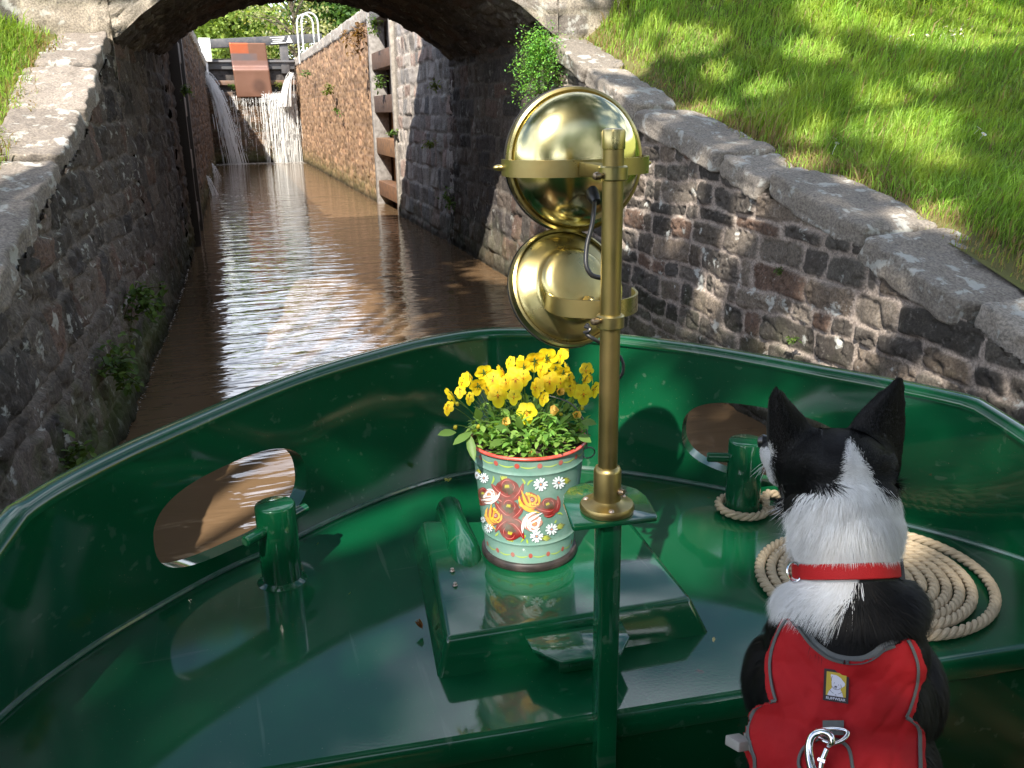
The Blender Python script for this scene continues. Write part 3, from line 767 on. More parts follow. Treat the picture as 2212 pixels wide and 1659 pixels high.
for q in (-.32, .32):
    mb = MB(); mb.prism([(q-.30, -2.252), (q+.30, -2.252), (q+.30, -2.215), (q-.30, -2.215)], .1, 1.45, M=BM); mb.build('added_door', m_green, cab_, bevel=.008)
# weld bead between deck and bulwark
mb = MB(); mb.tube([BM @ (bulw(s, .012)+Vector((0, 0, .0)))-Vector((0, 0, 0)) for s in np.linspace(-10, 10, 140)], .0075, 8)
mb.build('deck_seam', m_seam, boat)

# ---- deck hatch
hp = {}
bot = [bloc(atz(x, y, DZ)) for x, y in ((946, 1466), (1532, 1369))]
bot = [bot[0], bot[1], (.300, .64), (-.285, .80)]
top = [(-.284, .188), (.247, .213), (.248, .585), (-.262, .73)]
mb = MB(); n = 4
V = [BM @ Vector((x, y, DZ)) for x, y in bot]+[BM @ Vector((x, y, .500)) for x, y in top]
mb.add(V, [(4, 5, 6, 7), (0, 1, 5, 4), (1, 2, 6, 5), (2, 3, 7, 6), (3, 0, 4, 7)])
hatch = mb.build('hatch', m_green, boat, bevel=.012, seg=5, ang=20)
lp = [bloc(atz(x, y, .485)) for x, y in ((1132, 1371), (1149, 1400), (1215, 1428), (1341, 1411), (1360, 1375), (1343, 1340))]
mb = MB(); mb.prism(lp, .476, .484, M=BM); mb.build('latch_plate', m_green, hatch, bevel=.0025)
c = bloc(atz(1240, 1432, .45))
mb = MB(); mb.prism([(c[0]-.03, c[1]), (c[0]+.05, c[1]), (c[0]+.05, c[1]+.07), (c[0]-.03, c[1]+.07)], .43, .474, M=BM); mb.prism([(c[0]-.012, c[1]-.012), (c[0]+.012, c[1]-.012), (c[0]+.012, c[1]+.01), (c[0]-.012, c[1]+.01)], .445, .462, M=BM)
mb.build('latch', m_green2, hatch, bevel=.003)
# hinge cowl behind the hatch
sec = [(.80, .030, .050), (.79, .038, .062), (.72, .034, .066), (.64, .036, .064), (.56, .044, .058), (.50, .042, .045), (.46, .030, .030), (.435, .014, .014), (.424, .002, .003)]
V = []; mm = 9
for (v, hw_, hh) in sec:
    uc = -.185+(.80-v)*.0
    for k in range(mm):
        a = pi*k/(mm-1); V.append(BM @ Vector((uc+hw_*cos(a), v, .47+(hh)*(abs(sin(a))**.8)-.0)))
mb = MB(); mb.add(V, [(i*mm+k, i*mm+k+1, (i+1)*mm+k+1, (i+1)*mm+k) for i in range(len(sec)-1) for k in range(mm-1)]+[tuple(range(mm))])
mb.prism([(-.215, .74), (-.155, .74), (-.155, .80), (-.215, .80)], DZ, .50, M=BM)
mb.build('hinge_cowl', m_green, hatch)
m_bolt = mat('weathered_bolt', (.42, .40, .36), .4, metal=.6, noise=(90, .7, (.25, .09, .04)))
for (x, y) in ((977, 1232), (983, 1263)):
    p = atz(x, y, .503); mb = MB(); mb.lathe([(0, .006), (.004, .005), (.0045, .001), (.006, -.001)], 10, M=frame(p, (0, 0, 1))); mb.build('bolt', m_bolt, hatch)

# ---- bollards with cross bars
def bollard(u, v, ztop, r, ba):
    mb = MB(); M = BM @ Matrix.Translation((u, v, 0))
    mb.lathe([(r+.012, DZ), (r+.006, DZ+.004), (r, DZ+.010), (r, ztop-.006), (r-.002, ztop-.002), (r-.006, ztop), (0, ztop)], 40, M=M)
    o = mb.build('bollard', m_green, boat)
    d = Vector((cos(ba), sin(ba), 0)); c_ = Vector((u, v, ztop-.055)); rb = .0135
    P = [BM @ (c_+d*k) for k in (-r-.055, -r-.052, 0, r+.052, r+.055)]
    mb = MB(); mb.tube(P, [rb-.003, rb, rb, rb, rb-.003], 18); mb.build('cross_bar', m_green, o)
bollard(-.617, .655, .623, .047, radians(48)); bollard(.624, .722, .637, .047, radians(160))

# ---- lamp post
m_brass = mat('aged_brass', (.36, .29, .12), .33, metal=1, noise=(16, .6, (.20, .13, .055), .5), bump=(50, .15, .001))
m_brassp = mat('polished_brass', (.72, .65, .35), .10, metal=1, noise=(7, .75, (.38, .32, .14), .28), bump=(14, .06, .002))
m_brassd = mat('dull_brass', (.46, .40, .19), .22, metal=1, noise=(12, .75, (.27, .20, .08), .45), bump=(60, .12, .001))
m_blk = mat('black_rubber_cable', (.015, .015, .017), .38)
PU, PV = -.024, -.022
post = MB(); post.prism([(PU-.0185, PV-.0205), (PU+.0185, PV-.0205), (PU+.0185, PV+.0205), (PU-.0185, PV+.0205)], -.10, .830, M=BM)
po = post.build('lamp_post', m_green, boat, bevel=.004, seg=3)
pl_px = [(1217, 1085), (1218, 1068), (1228, 1054), (1250, 1045), (1290, 1041), (1340, 1045), (1375, 1055), (1395, 1070), (1420, 1112), (1419, 1118), (1240, 1139), (1236, 1136)]
pp = [bloc(atz(x, y, .838)) for x, y in pl_px]
mb = MB(); mb.prism(pp[::-1], .830, .838, M=BM); mb.build('mounting_plate', m_green, po, bevel=.002)
fc = atz(1311, 1097, .842)
fu = bloc(fc); PX, PY = fc[0], fc[1]
pole = thing('brass_lamp_pole', (PX, PY, .84), 'upright brass pole bolted to the green post in front of the flower bucket', 'pole')
T_ = Matrix.Translation((PX, PY, 0))
def polex(z): return (PX, PY, z)
mb = MB(); mb.lathe([(.0165, .86), (.0165, 1.452)], 40, M=T_); mb.build('tube', m_brass, pole)
mb = MB(); mb.lathe([(.046, .839), (.047, .843), (.047, .848), (.045, .852), (.030, .855), (.024, .860), (.0235, .865), (.0235, .912), (.021, .918), (.0168, .920)], 48, M=T_); mb.build('flange', m_brass, pole)
mb = MB(); mb.lathe([(.0165, 1.440), (.0178, 1.4405), (.0180, 1.443), (.0180, 1.466), (.0165, 1.4695), (.012, 1.471), (0, 1.4715)], 40, M=T_); mb.build('cap', m_brassd, pole)
mb = MB()
for a in (.35, 2.45, 4.5):
    mb = MB(); mb.lathe([(0, .0035), (.004, .003), (.0055, .0005), (.006, -.002)], 14, M=frame((PX+.038*cos(a), PY+.038*sin(a), .852), (0, 0, 1))); mb.build('screw', m_bolt, pole)
def stub(z, ang, ln=.022, parent=pole):
    d = Vector((cos(ang), sin(ang), 0)); p = Vector((PX, PY, z)); mb = MB()
    mb.tube([p+d*.012, p+d*(.018+ln*.4)], .0035, 10); mb.lathe([(0, -.008), (.005, -.006), (.0065, 0), (.005, .006), (0, .008)], 14, M=frame(p+d*(.020+ln), d)); mb.tube([p+d*(.018+ln*.4), p+d*(.016+ln)], [.0035, .004], 10)
    return mb.build('clamp_screw', mat('tarnished_brass', (.22, .17, .12), .35, metal=.9), parent)
stub(.878, radians(-52), .006)

def headlamp(name, label, c, d, r, depth, flat, strapz, arms, cab):
    """c centre of rim, d facing (front) direction"""
    h = thing(name, tuple(c), label, 'lamp', 'brass headlamps on the pole')
    d = Vector(d).normalized(); M = frame(c, -d, (0, 0, 1))     # local z points to the back of the bowl
    prof = []
    if not flat:
        for k in range(25):
            a = pi/2*k/24; prof.append((r*.93*cos(a)**.85 if k < 24 else 0, .012+depth*sin(a)))
    else:
        prof = [(r*.94, .008), (r*.90, .013), (r*.80, .019), (r*.68, .024), (r*.625, .027), (r*.60, .031), (r*.595, .036), (r*.575, .044), (r*.52, .050), (r*.42, .053), (r*.25, .055), (0, .056)]
    mb = MB(); mb.lathe(prof, 72, M=M); mb.build('bowl', m_brassp if not flat else m_brassd, h)
    mb = MB(); mb.lathe([(r*.93, .012), (r*.955, .016), (r*.99, .014), (r*1.0, .006), (r*1.0, -.010), (r*.985, -.016), (r*.94, -.018), (r*.90, -.014)], 72, M=M); mb.build('rim', m_brassd, h)
    mb = MB(); mb.lathe([(r*.992, -.004), (r*1.012, -.004), (r*1.012, -.009), (r*.992, -.009)], 72, M=M); mb.build('seal', m_blk, h)
    gl = mat('lamp_glass', (.8, .82, .85), .05, spec=.6); mb = MB(); mb.lathe([(r*.93, -.014), (r*.6, -.022), (0, -.028)], 48, M=M); mb.build('glass', gl, h)
    return h, M
# upper lamp: a polished round bowl facing forward
uc = at(1240, 347, 1.585); dv = Vector((.04, 1, -.06))
hl, M = headlamp('headlamp', 'upper round headlamp with a polished domed back on the brass pole', uc, dv, .1265, .062, False, 0, 0, 0)
Mi = M.inverted()
def bracket(P, wz, parent, name='bracket', th=.0022, m=None):
    "flat strap following P, height wz up and down"
    mb = MB(); V = []; P = [Vector(p) for p in P]
    for i, p in enumerate(P):
        t = (P[min(i+1, len(P)-1)]-P[max(i-1, 0)]).normalized(); n_ = t.cross(Vector((0, 0, 1))).normalized()*th
        up = Vector((0, 0, wz)); V += [p+up+n_, p+up-n_, p-up-n_, p-up+n_]
    k = len(P); mb.add(V, [(i*4+j, i*4+(j+1) % 4, i*4+4+(j+1) % 4, i*4+4+j) for i in range(k-1) for j in range(4)]+[(3, 2, 1, 0), (k*4-4, k*4-3, k*4-2, k*4-1)])
    return mb.build(name, m or m_brassd, parent)
def spl(P, n=8):
    o = []; P = [np.array(p, float) for p in P]
    for i in range(len(P)-1):
        a, b, c, d = P[max(i-1, 0)], P[i], P[i+1], P[min(i+2, len(P)-1)]
        for f in np.linspace(0, 1, n, endpoint=False):
            o.append(.5*((2*b)+(-a+c)*f+(2*a-5*b+4*c-d)*f*f+(-a+3*b-3*c+d)*f**3))
    return o+[P[-1]]
zs = 1.4035
pL = M @ Vector((0, 0, 0))
right = Vector(dv).cross(Vector((0, 0, 1))).normalized(); back = -Vector(dv).normalized(); back.z = 0
cz_ = Vector((uc[0], uc[1], zs))
R1 = .1265
pts = []
for k in range(33):
    a = pi*k/32
    sx = -cos(a); sy = sin(a)**.75
    pts.append(cz_+right*(sx*(R1+.006))+back*(.000+.094*sy))
bracket(pts, .0145, hl)
for sg in (-1, 1):
    p = cz_+right*sg*(R1+.001); mb = MB()
    mb.lathe([(.0001, -.006), (.007, -.006), (.007, .004), (.0055, .006), (.0055, .014), (.004, .020), (0, .023)], 16, M=frame(p, right*sg)); mb.lathe([(.0105, -.004), (.0115, .004), (.007, .006)], 6, M=frame(p, right*sg))
    mb.build('bolt', m_brass, hl)
def ringc(z, parent, hz=.011, r=.0225):
    mb = MB(); mb.lathe([(.0163, z-hz), (r-.002, z-hz), (r, z-hz+.002), (r, z+hz-.002), (r-.002, z+hz), (.0163, z+hz)], 44, M=T_); return mb.build('clamp_ring', m_brassd, parent)
ringc(1.405, hl)
# arm between ring and strap
mb = MB(); q = cz_+back*.093; mb.box(((q.x+PX)/2, (q.y+PY)/2, zs), (.014, max(.006, abs(q.y-PY)/2-.006), .011)); mb.build('arm', m_brassd, hl, bevel=.002)
stub(1.402, radians(198), .012, hl)
m_fer = mat('orange_washer', (.55, .13, .04), .5)
c1 = [at(1284, 430, 1.535), at(1283, 452, 1.50), at(1279, 485, 1.49), at(1268, 530, 1.485), at(1266, 570, 1.48), at(1276, 592, 1.48), at(1292, 599, 1.485), at(1308, 600, 1.50)]
mb = MB(); mb.tube(spl(c1, 8), .0042, 12); mb.build('cable', m_blk, hl)
mb = MB(); g0_ = at(1284, 428, 1.53); mb.lathe([(0, .01), (.008, .01), (.010, .004), (.012, -.004), (.012, -.02)], 16, M=frame(g0_, (0, -.8, -.6))); mb.build('grommet', m_blk, hl)
# lower lamp: flanged dish facing left and down
lc = at(1222, 622, 1.60); dv2 = Vector((-.10, .96, -.42))
h2, M2 = headlamp('headlamp', 'lower headlamp tilted down with a stepped dull brass back', lc, dv2, .1085, .07, True, 0, 0, 0)
z2 = 1.176
b0 = at(1182, 655, 1.53); b0[2] += 0
P = [at(1168, 640, 1.575), at(1178, 652, 1.55), at(1192, 668, 1.515), at(1215, 684, 1.49), at(1250, 689, 1.478), at(1300, 686, 1.47), at(1345, 680, 1.478), at(1368, 668, 1.50), at(1375, 655, 1.53), at(1366, 643, 1.57)]
P = [Vector((p[0], p[1], z2+.006)) for p in P]
bracket([Vector(p) for p in spl(P, 6)], .015, h2)
q = at(1160, 651, 1.56); mb = MB(); dd = Vector(at(1160, 651, 1.56)-at(1190, 648, 1.56)).normalized()
mb.lathe([(.0001, -.02), (.0055, -.02), (.0055, -.004), (.0085, -.004), (.0085, .003), (.006, .004), (.006, .009), (.004, .014), (0, .016)], 16, M=frame(q, dd)); mb.build('bolt', m_brassd, h2)
ringc(1.172, h2)
stub(1.176, radians(198), .012, h2)
q = at(1272, 652, 1.54); mb = MB(); mb.lathe([(.012, -.004), (.011, .002), (.008, .006), (.007, .012), (.003, .016), (0, .017)], 6, M=frame(q, -dv2)); mb.build('centre_nut', m_brassd, h2)
mb = MB(); mb.tube(spl([at(1268, 700, 1.49), at(1272, 712, 1.485), at(1268, 722, 1.485), at(1282, 732, 1.485), at(1298, 740, 1.50), at(1312, 742, 1.53)], 6), .0035, 10); mb.tube(spl([at(1264, 706, 1.487), at(1275, 709, 1.478), at(1270, 716, 1.478), at(1262, 718, 1.485)], 4), .003, 8); mb.build('cable', m_blk, h2)
mb = MB(); mb.tube(spl([at(1338, 768, 1.55), at(1346, 785, 1.55), at(1345, 805, 1.55), at(1336, 818, 1.55)], 6), .003, 8); mb.build('cable', m_blk, h2)
# ================================================================== BUCKET OF PANSIES
BKX, BKY, BKZ, BKH = .597, 1.800, .5005, .283
phi0 = atan2(0-BKY, 0-BKX)                                     # towards the viewer's side of the boat
def rr_(h): return .1020+(.1300-.1020)*h/BKH
def cone(th, h, off=0):
    a = phi0+th; r = rr_(h)+off; return (BKX+r*cos(a), BKY+r*sin(a), BKZ+h)
def pm(x, y):
    f = (1505-y)/735; c = 750-23*f; r = 300+62*f
    s = max(-.985, min(.985, (x-c)/r)); th = math.asin(s); yf = y+r*(1-cos(th))*.42
    return th, (1505-yf)/735*BKH
m_enamel = mat('painted_enamel', (.2, .4, .33), .32, vcol=True, coat=.5, noise=(26, .35, (.30, .38, .33)), bump=(50, .08, .001))
bucket = thing('painted_bucket', (BKX, BKY, BKZ), 'sea green metal bucket painted with roses and daisies, standing on the hatch', 'bucket')
mb = MB(); GR = (.105, .215, .175); GL = (.17, .31, .26)
prof = []
hb = [.015, .03, .045, .060, .0645, .068, .0715, .076, .10, .14, .18, .22, .236, .240, .244, .248, .252, .262, .274, .281]
for h in hb:
    bead = .0028*max(0, 1-((h-.068)/.0045)**2)+.0028*max(0, 1-((h-.244)/.005)**2); prof.append((rr_(h)+bead, BKZ+h))
TB = Matrix.Translation((BKX, BKY, 0))
mb.lathe([p for p in prof if p[1] < BKZ+.0682], 96, M=TB, col=GL); mb.lathe([p for p in prof if p[1] > BKZ+.0678], 96, M=TB, col=GR)
mb.lathe([(rr_(.27)-.002, BKZ+.281), (rr_(.2)-.003, BKZ+.2)], 64, M=TB, col=(.1, .12, .11))
NB = len(mb.v)
lay = [0]
def patch(poly, col):
    "flat painted shape given in close-up picture units, fan triangulated in a ring"
    lay[0] += 1; off = .0004+.00001*lay[0]
    cx = sum(p[0] for p in poly)/len(poly); cy = sum(p[1] for p in poly)/len(poly)
    V = [cone(*pm(cx, cy), off)]+[cone(*pm(cx+(x-cx)*.5, cy+(y-cy)*.5), off) for x, y in poly]+[cone(*pm(x, y), off) for x, y in poly]; n = len(poly)
    mb.add(V, [(0, 1+i, 1+(i+1) % n) for i in range(n)]+[(1+i, 1+n+i, 1+n+(i+1) % n, 1+(i+1) % n) for i in range(n)], 0, col)
def stroke(pts, w, col, taper=(0.15, .6)):
    lay[0] += 1; off = .0004+.00001*lay[0]; pts = [np.array(p, float) for p in spl2(pts)]; n = len(pts); V = []
    for i, p in enumerate(pts):
        t = pts[min(i+1, n-1)]-pts[max(i-1, 0)]; t = t/np.linalg.norm(t); nn_ = np.array([-t[1], t[0]]); f = i/(n-1)
        ww = w*(taper[0]+(1-taper[0])*min(1, f/.3))*(1 if f < taper[1] else (1-(f-taper[1])/(1-taper[1])*.9))
        for q in (-1, 0, 1):
            x, y = p+nn_*ww*q*.5; V.append(cone(*pm(x, y), off))
    mb.add(V, [(i*3+k, i*3+k+1, i*3+4+k, i*3+3+k) for i in range(n-1) for k in (0, 1)], 0, col)
def spl2(P, n=6):
    o = []; P = [np.array(p, float) for p in P]
    for i in range(len(P)-1):
        a, b, c, d = P[max(i-1, 0)], P[i], P[i+1], P[min(i+2, len(P)-1)]
        for f in np.linspace(0, 1, n, endpoint=False): o.append(.5*((2*b)+(-a+c)*f+(2*a-5*b+4*c-d)*f*f+(-a+3*b-3*c+d)*f**3))
    return o+[P[-1]]
def arcp(cx, cy, R, a0, a1, n=5, sq=1.): return [(cx+R*cos(a), cy+R*sin(a)*sq) for a in np.linspace(a0, a1, n)]
rs = random.Random(4)
def rose(cx, cy, R, kind, rot=0, sq=.9):
    base, mid, hi, ctr = {'red': ((.085, .035, .018), (.23, .008, .008), (.62, .17, .15), (.55, .50, .02)), 'yellow': ((.30, .05, .008), (.86, .40, .01), (.9, .5, .03), (.45, .28, .30)),
                     'white': ((.42, .20, .15), (.84, .80, .80), (.9, .88, .88), (.62, .30, .08))}[kind]
    P = [(cx+R*1.0*(1+.07*sin(5*a+rot))*cos(a), cy+R*1.0*sq*(1+.07*cos(4*a))*sin(a)) for a in np.linspace(0, 2*pi, 22, endpoint=False)]
    patch(P, base if kind != 'red' else (.17, .012, .010))
    if kind == 'red': patch([(cx+R*.55*cos(a), cy-R*.12+R*.45*sin(a)) for a in np.linspace(0, 2*pi, 14, endpoint=False)], base)
    def T(pts): return [(cx+(x*cos(rot)-y*sin(rot)), cy+(x*sin(rot)+y*cos(rot))) for x, y in pts]
    if kind == 'red':
        stroke(T([(-1.2*R, -.55*R), (-.8*R, -.1*R), (-.2*R, .35*R), (.3*R, .4*R)]), R*.42, mid); stroke(T([(1.2*R, -.6*R), (1.0*R, 0), (.65*R, .55*R), (.1*R, .75*R)]), R*.40, mid)
        stroke(T(arcp(0, -.45*R, .42*R, 2.8, 6.6, 8)), R*.22, mid); stroke(T([(-.85*R, .5*R), (-.4*R, .85*R), (.2*R, .9*R)]), R*.22, mid)
        stroke(T([(-1.1*R, -.5*R), (-.7*R, 0), (-.1*R, .42*R), (.25*R, .40*R)]), R*.05, hi); stroke(T([(1.1*R, -.45*R), (.9*R, .1*R), (.5*R, .6*R)]), R*.05, hi); stroke(T(arcp(0, -.45*R, .38*R, 3.0, 5.6, 6)), R*.045, hi)
        stroke(T([(.45*R, -.6*R), (.55*R, -.3*R), (.45*R, 0)]), R*.04, hi); stroke(T([(-.8*R, .55*R), (-.4*R, .82*R), (0, .86*R)]), R*.045, hi)
        for k in range(6): stroke(T([(-.12*R+.05*R*k, -.5*R), (-.16*R+.065*R*k, -.2*R)]), R*.045, ctr)
    else:
        q = R
        stroke(T(arcp(.25*q, -.25*q, .36*q, -2.6, 2.6, 9)), q*.20, mid); stroke(T(arcp(.25*q, -.25*q, .10*q, 0, 6.0, 7)), q*.13, ctr)
        stroke(T([(-.75*q, -1.15*q), (-.5*q, -.4*q), (-.25*q, .15*q), (.25*q, .45*q), (.7*q, .35*q)]), q*.27, mid)
        stroke(T([(-.95*q, -.6*q), (-.85*q, 0), (-.4*q, .6*q), (.2*q, .9*q), (.95*q, 1.05*q)]), q*.27, mid, (.15, .8))
        stroke(T([(-.2*q, -.75*q), (0, -.2*q), (.15*q, .2*q)]), q*.15, mid); stroke(T([(-.45*q, .3*q), (-.05*q, .62*q), (.5*q, .68*q)]), q*.17, mid); stroke(T([(.72*q, -.7*q), (.9*q, -.2*q), (.85*q, .25*q)]), q*.2, mid)
        for k in range(4): stroke(T([(.0+.22*q*k, .05*q+.05*q*k), (.12*q+.25*q*k, .33*q-.02*q*k)]), q*.17, hi)
        for k in range(4): stroke(T([(-.3*q+.22*q*k, -.95*q+.04*q*k*k), (-.22*q+.2*q*k, -.62*q)]), q*.20, hi)
        stroke(T([(-1.0*q, -.3*q), (-.8*q, -.05*q)]), q*.2, hi); stroke(T([(-.9*q, .2*q), (-.65*q, .45*q)]), q*.2, hi)
def paint_leaf(cx, cy, R, rot):
    def T(x, y): return (cx+R*(x*cos(rot)-y*sin(rot)), cy+R*(x*sin(rot)+y*cos(rot)))
    patch([T(*p) for p in [(-1, 0), (-.7, -.45), (-.2, -.6), (.3, -.42), (.6, -.45), (.7, -.2), (1.1, 0), (.7, .2), (.6, .45), (.3, .42), (-.2, .6), (-.7, .45)]], (.10, .10, .015))
    for k in (-.42, -.2, 0, .2, .42): stroke([T(-.75, 0), T(0, k*.9), T(.9-abs(k), k*1.2)], R*.16, (.42, .46, .03))
def paint_daisy(cx, cy, R):
    for k in range(11):
        a = 2*pi*k/11+.2*rs.random(); stroke([(cx+R*.28*cos(a), cy+R*.28*sin(a)), (cx+R*.7*cos(a), cy+R*.7*sin(a)), (cx+R*cos(a), cy+R*sin(a))], R*.27, (.80, .86, .90), (.35, .85))
    patch([(cx+R*.24*cos(a), cy+R*.24*sin(a)) for a in np.linspace(0, 2*pi, 9, endpoint=False)], (.12, .22, .40))
    patch([(cx+R*.16*cos(a), cy+R*.16*sin(a)) for a in np.linspace(0, 2*pi, 9, endpoint=False)], (.75, .25, .04))
for a in ((580, 885, 40, -pi/2), (962, 905, 36, 0), (622, 1292, 38, pi/2), (850, 1282, 36, .1), (940, 1207, 36, -.4), (410, 838, 26, 3.6)): paint_leaf(*a)
for P in ([(500, 925), (515, 895), (512, 870)], [(690, 890), (708, 915), (700, 930)], [(725, 935), (738, 910), (760, 900)], [(920, 1120), (940, 1118), (955, 1130)], [(690, 1310), (715, 1270), (718, 1258)], [(735, 1318), (728, 1285)], [(520, 1270), (545, 1245)], [(905, 1185), (915, 1160)]): stroke(P, 12, (.32, .45, .04))
for a in ((432, 1005, 58, 'red', .2), (600, 968, 76, 'red', 0), (606, 1092, 70, 'red', .15), (864, 1075, 60, 'red', -.5), (628, 1218, 74, 'red', pi+.25)): rose(a[0], a[1], a[2]*1.10, *a[3:])
for a in ((740, 1040, 62, 'yellow', 0), (507, 1137, 58, 'yellow', .5), (494, 1005, 48, 'white', -1.3), (757, 1172, 60, 'white', 1.4)): rose(a[0], a[1], a[2]*1.08, *a[3:])
for a in ((453, 882, 34), (400, 862, 26), (805, 926, 44), (915, 916, 42), (790, 1266, 42), (883, 1221, 40), (478, 1216, 32), (438, 1160, 22)): paint_daisy(*a)
for th in np.linspace(-1.35, 1.35, 8):
    for (h, k) in ((.040, .22), (.266, .0)):
        t_ = th+k; V = [cone(t_+.055*cos(a)*.8, h+.0062*sin(a), .0007) for a in np.linspace(0, 2*pi, 12, endpoint=False)]; mb.add(V, [tuple(range(12))], 0, (.38, .045, .03))
        V = []
        for f in np.linspace(.15, .85, 8):
            t2 = t_+.386*f; hh = h-.006*sin(pi*f)+.0015; V += [cone(t2, hh+.0018*sin(pi*f), .0006), cone(t2, hh-.0018*sin(pi*f), .0006)]
        mb.add(V, [(2*i, 2*i+2, 2*i+3, 2*i+1) for i in range(7)], 0, (.34, .46, .06))
mb.build('body', m_enamel, bucket)
mb = MB(); mb.tube([(BKX+(rr_(.283)+.001)*cos(a), BKY+(rr_(.283)+.001)*sin(a), BKZ+.283) for a in np.linspace(0, 2*pi, 72, endpoint=False)], .0042, 10, closed=True); mb.build('rim', mat('red_rim_paint', (.50, .045, .03), .35, coat=.5, noise=(60, .4, (.45, .2, .15))), bucket)
mb = MB(); mb.lathe([(.100, BKZ+.002), (.110, BKZ), (.1125, BKZ+.004), (.1125, BKZ+.014), (.110, BKZ+.018), (.1035, BKZ+.019)], 80, M=TB); mb.build('base_ring', mat('black_base_ring', (.018, .014, .013), .45, noise=(40, .6, (.07, .05, .045))), bucket)
m_wire = mat('dark_wire', (.12, .12, .12), .4, metal=.8)
th = radians(78); p = Vector(cone(th, .262, .006)); mb = MB()
mb.tube([p+Vector((cos(phi0+th)*.006+.012*cos(a)*.3, .0, -.006+.013*sin(a)))+Vector((.012*cos(a), 0, 0)) for a in np.linspace(0, 2*pi, 20, endpoint=False)], .0016, 8, closed=True)
mb.tube(spl([p+Vector((0, 0, .004)), p+Vector((.004, .01, .05)), p+Vector((-.02, .04, .10)), p+Vector((-.08, .08, .12))], 6), .0018, 8); mb.build('handle', m_wire, bucket)

plant = thing('pansy_plant', (BKX, BKY, BKZ+.25), 'clump of yellow pansies growing in the painted bucket', 'flowers')
m_soil = mat('potting_soil', (.035, .022, .014), .95, bump=(60, 1, .01), noise=(80, .6, (.09, .06, .04)))
mb = MB(); mb.lathe([(.124, BKZ+.262), (.08, BKZ+.272), (0, BKZ+.276)], 40, M=TB); mb.build('soil', m_soil, plant)
m_leaf = leafmat('pansy_leaf', .4, .45); m_pet = leafmat('pansy_petal', .35, .55)
def leaf_at(mb, o, d, up, L_, w, col, bend=.3):
    d = Vector(d).normalized(); s_ = d.cross(Vector(up)).normalized(); n_ = s_.cross(d); o = Vector(o); V = []
    for f, ww in ((0, .12), (.3, .8), (.55, 1), (.8, .7), (1, .04)):
        c_ = o+d*L_*f-n_*(bend*L_*f*f); V += [c_+s_*w*ww+n_*w*.3*ww, c_, c_-s_*w*ww+n_*w*.3*ww]
    mb.add(V, [(i*3+k, i*3+k+1, i*3+4+k, i*3+3+k) for i in range(4) for k in (0, 1)], 0, col)
rs = random.Random(12); mb = MB()
for i in range(820):
    a = rs.uniform(0, 2*pi); q = sqrt(rs.random())*1.0; r = .128*q
    z = BKZ+.272+rs.random()**1.3*.085*(1.1-.45*q)
    z += .012*(q > .8)
    o = Vector((BKX+r*cos(a), BKY+r*sin(a), z))
    out_ = Vector((cos(a), sin(a), 0)); dr = out_*rs.uniform(.0, .8)+Vector((rs.uniform(-.7, .7), rs.uniform(-.7, .7), rs.uniform(.0, 1.0)))
    g = rs.uniform(.7, 1.35); c_ = (.14*g, .30*g, .055*g) if rs.random() < .55 else (.25*g, .42*g, .09*g)
    leaf_at(mb, o, dr, (0, 0, 1), rs.uniform(.018, .036)*(1-.3*(q > .8)), rs.uniform(.0035, .008), c_, rs.uniform(.1, .6))
for (x, y, lx, ly) in ((375, 640, 410, 800), (450, 560, 430, 505), (600, 690, 520, 715), (400, 640, 290, 700), (300, 640, 200, 645), (1080, 575, 1160, 580), (1060, 660, 1130, 690), (640, 640, 560, 600), (700, 620, 690, 560)):
    a = at(881+x/2.88, 711.6+y/2.88, 1.93); b = at(881+lx/2.88, 711.6+ly/2.88, 1.90); leaf_at(mb, a, b-a, (-.3, -.6, .7), np.linalg.norm(b-a)*1.05, .010, (.12, .22, .05), .15)
mb.build('leaves', m_leaf, plant)
YEL = (.84, .72, .02)
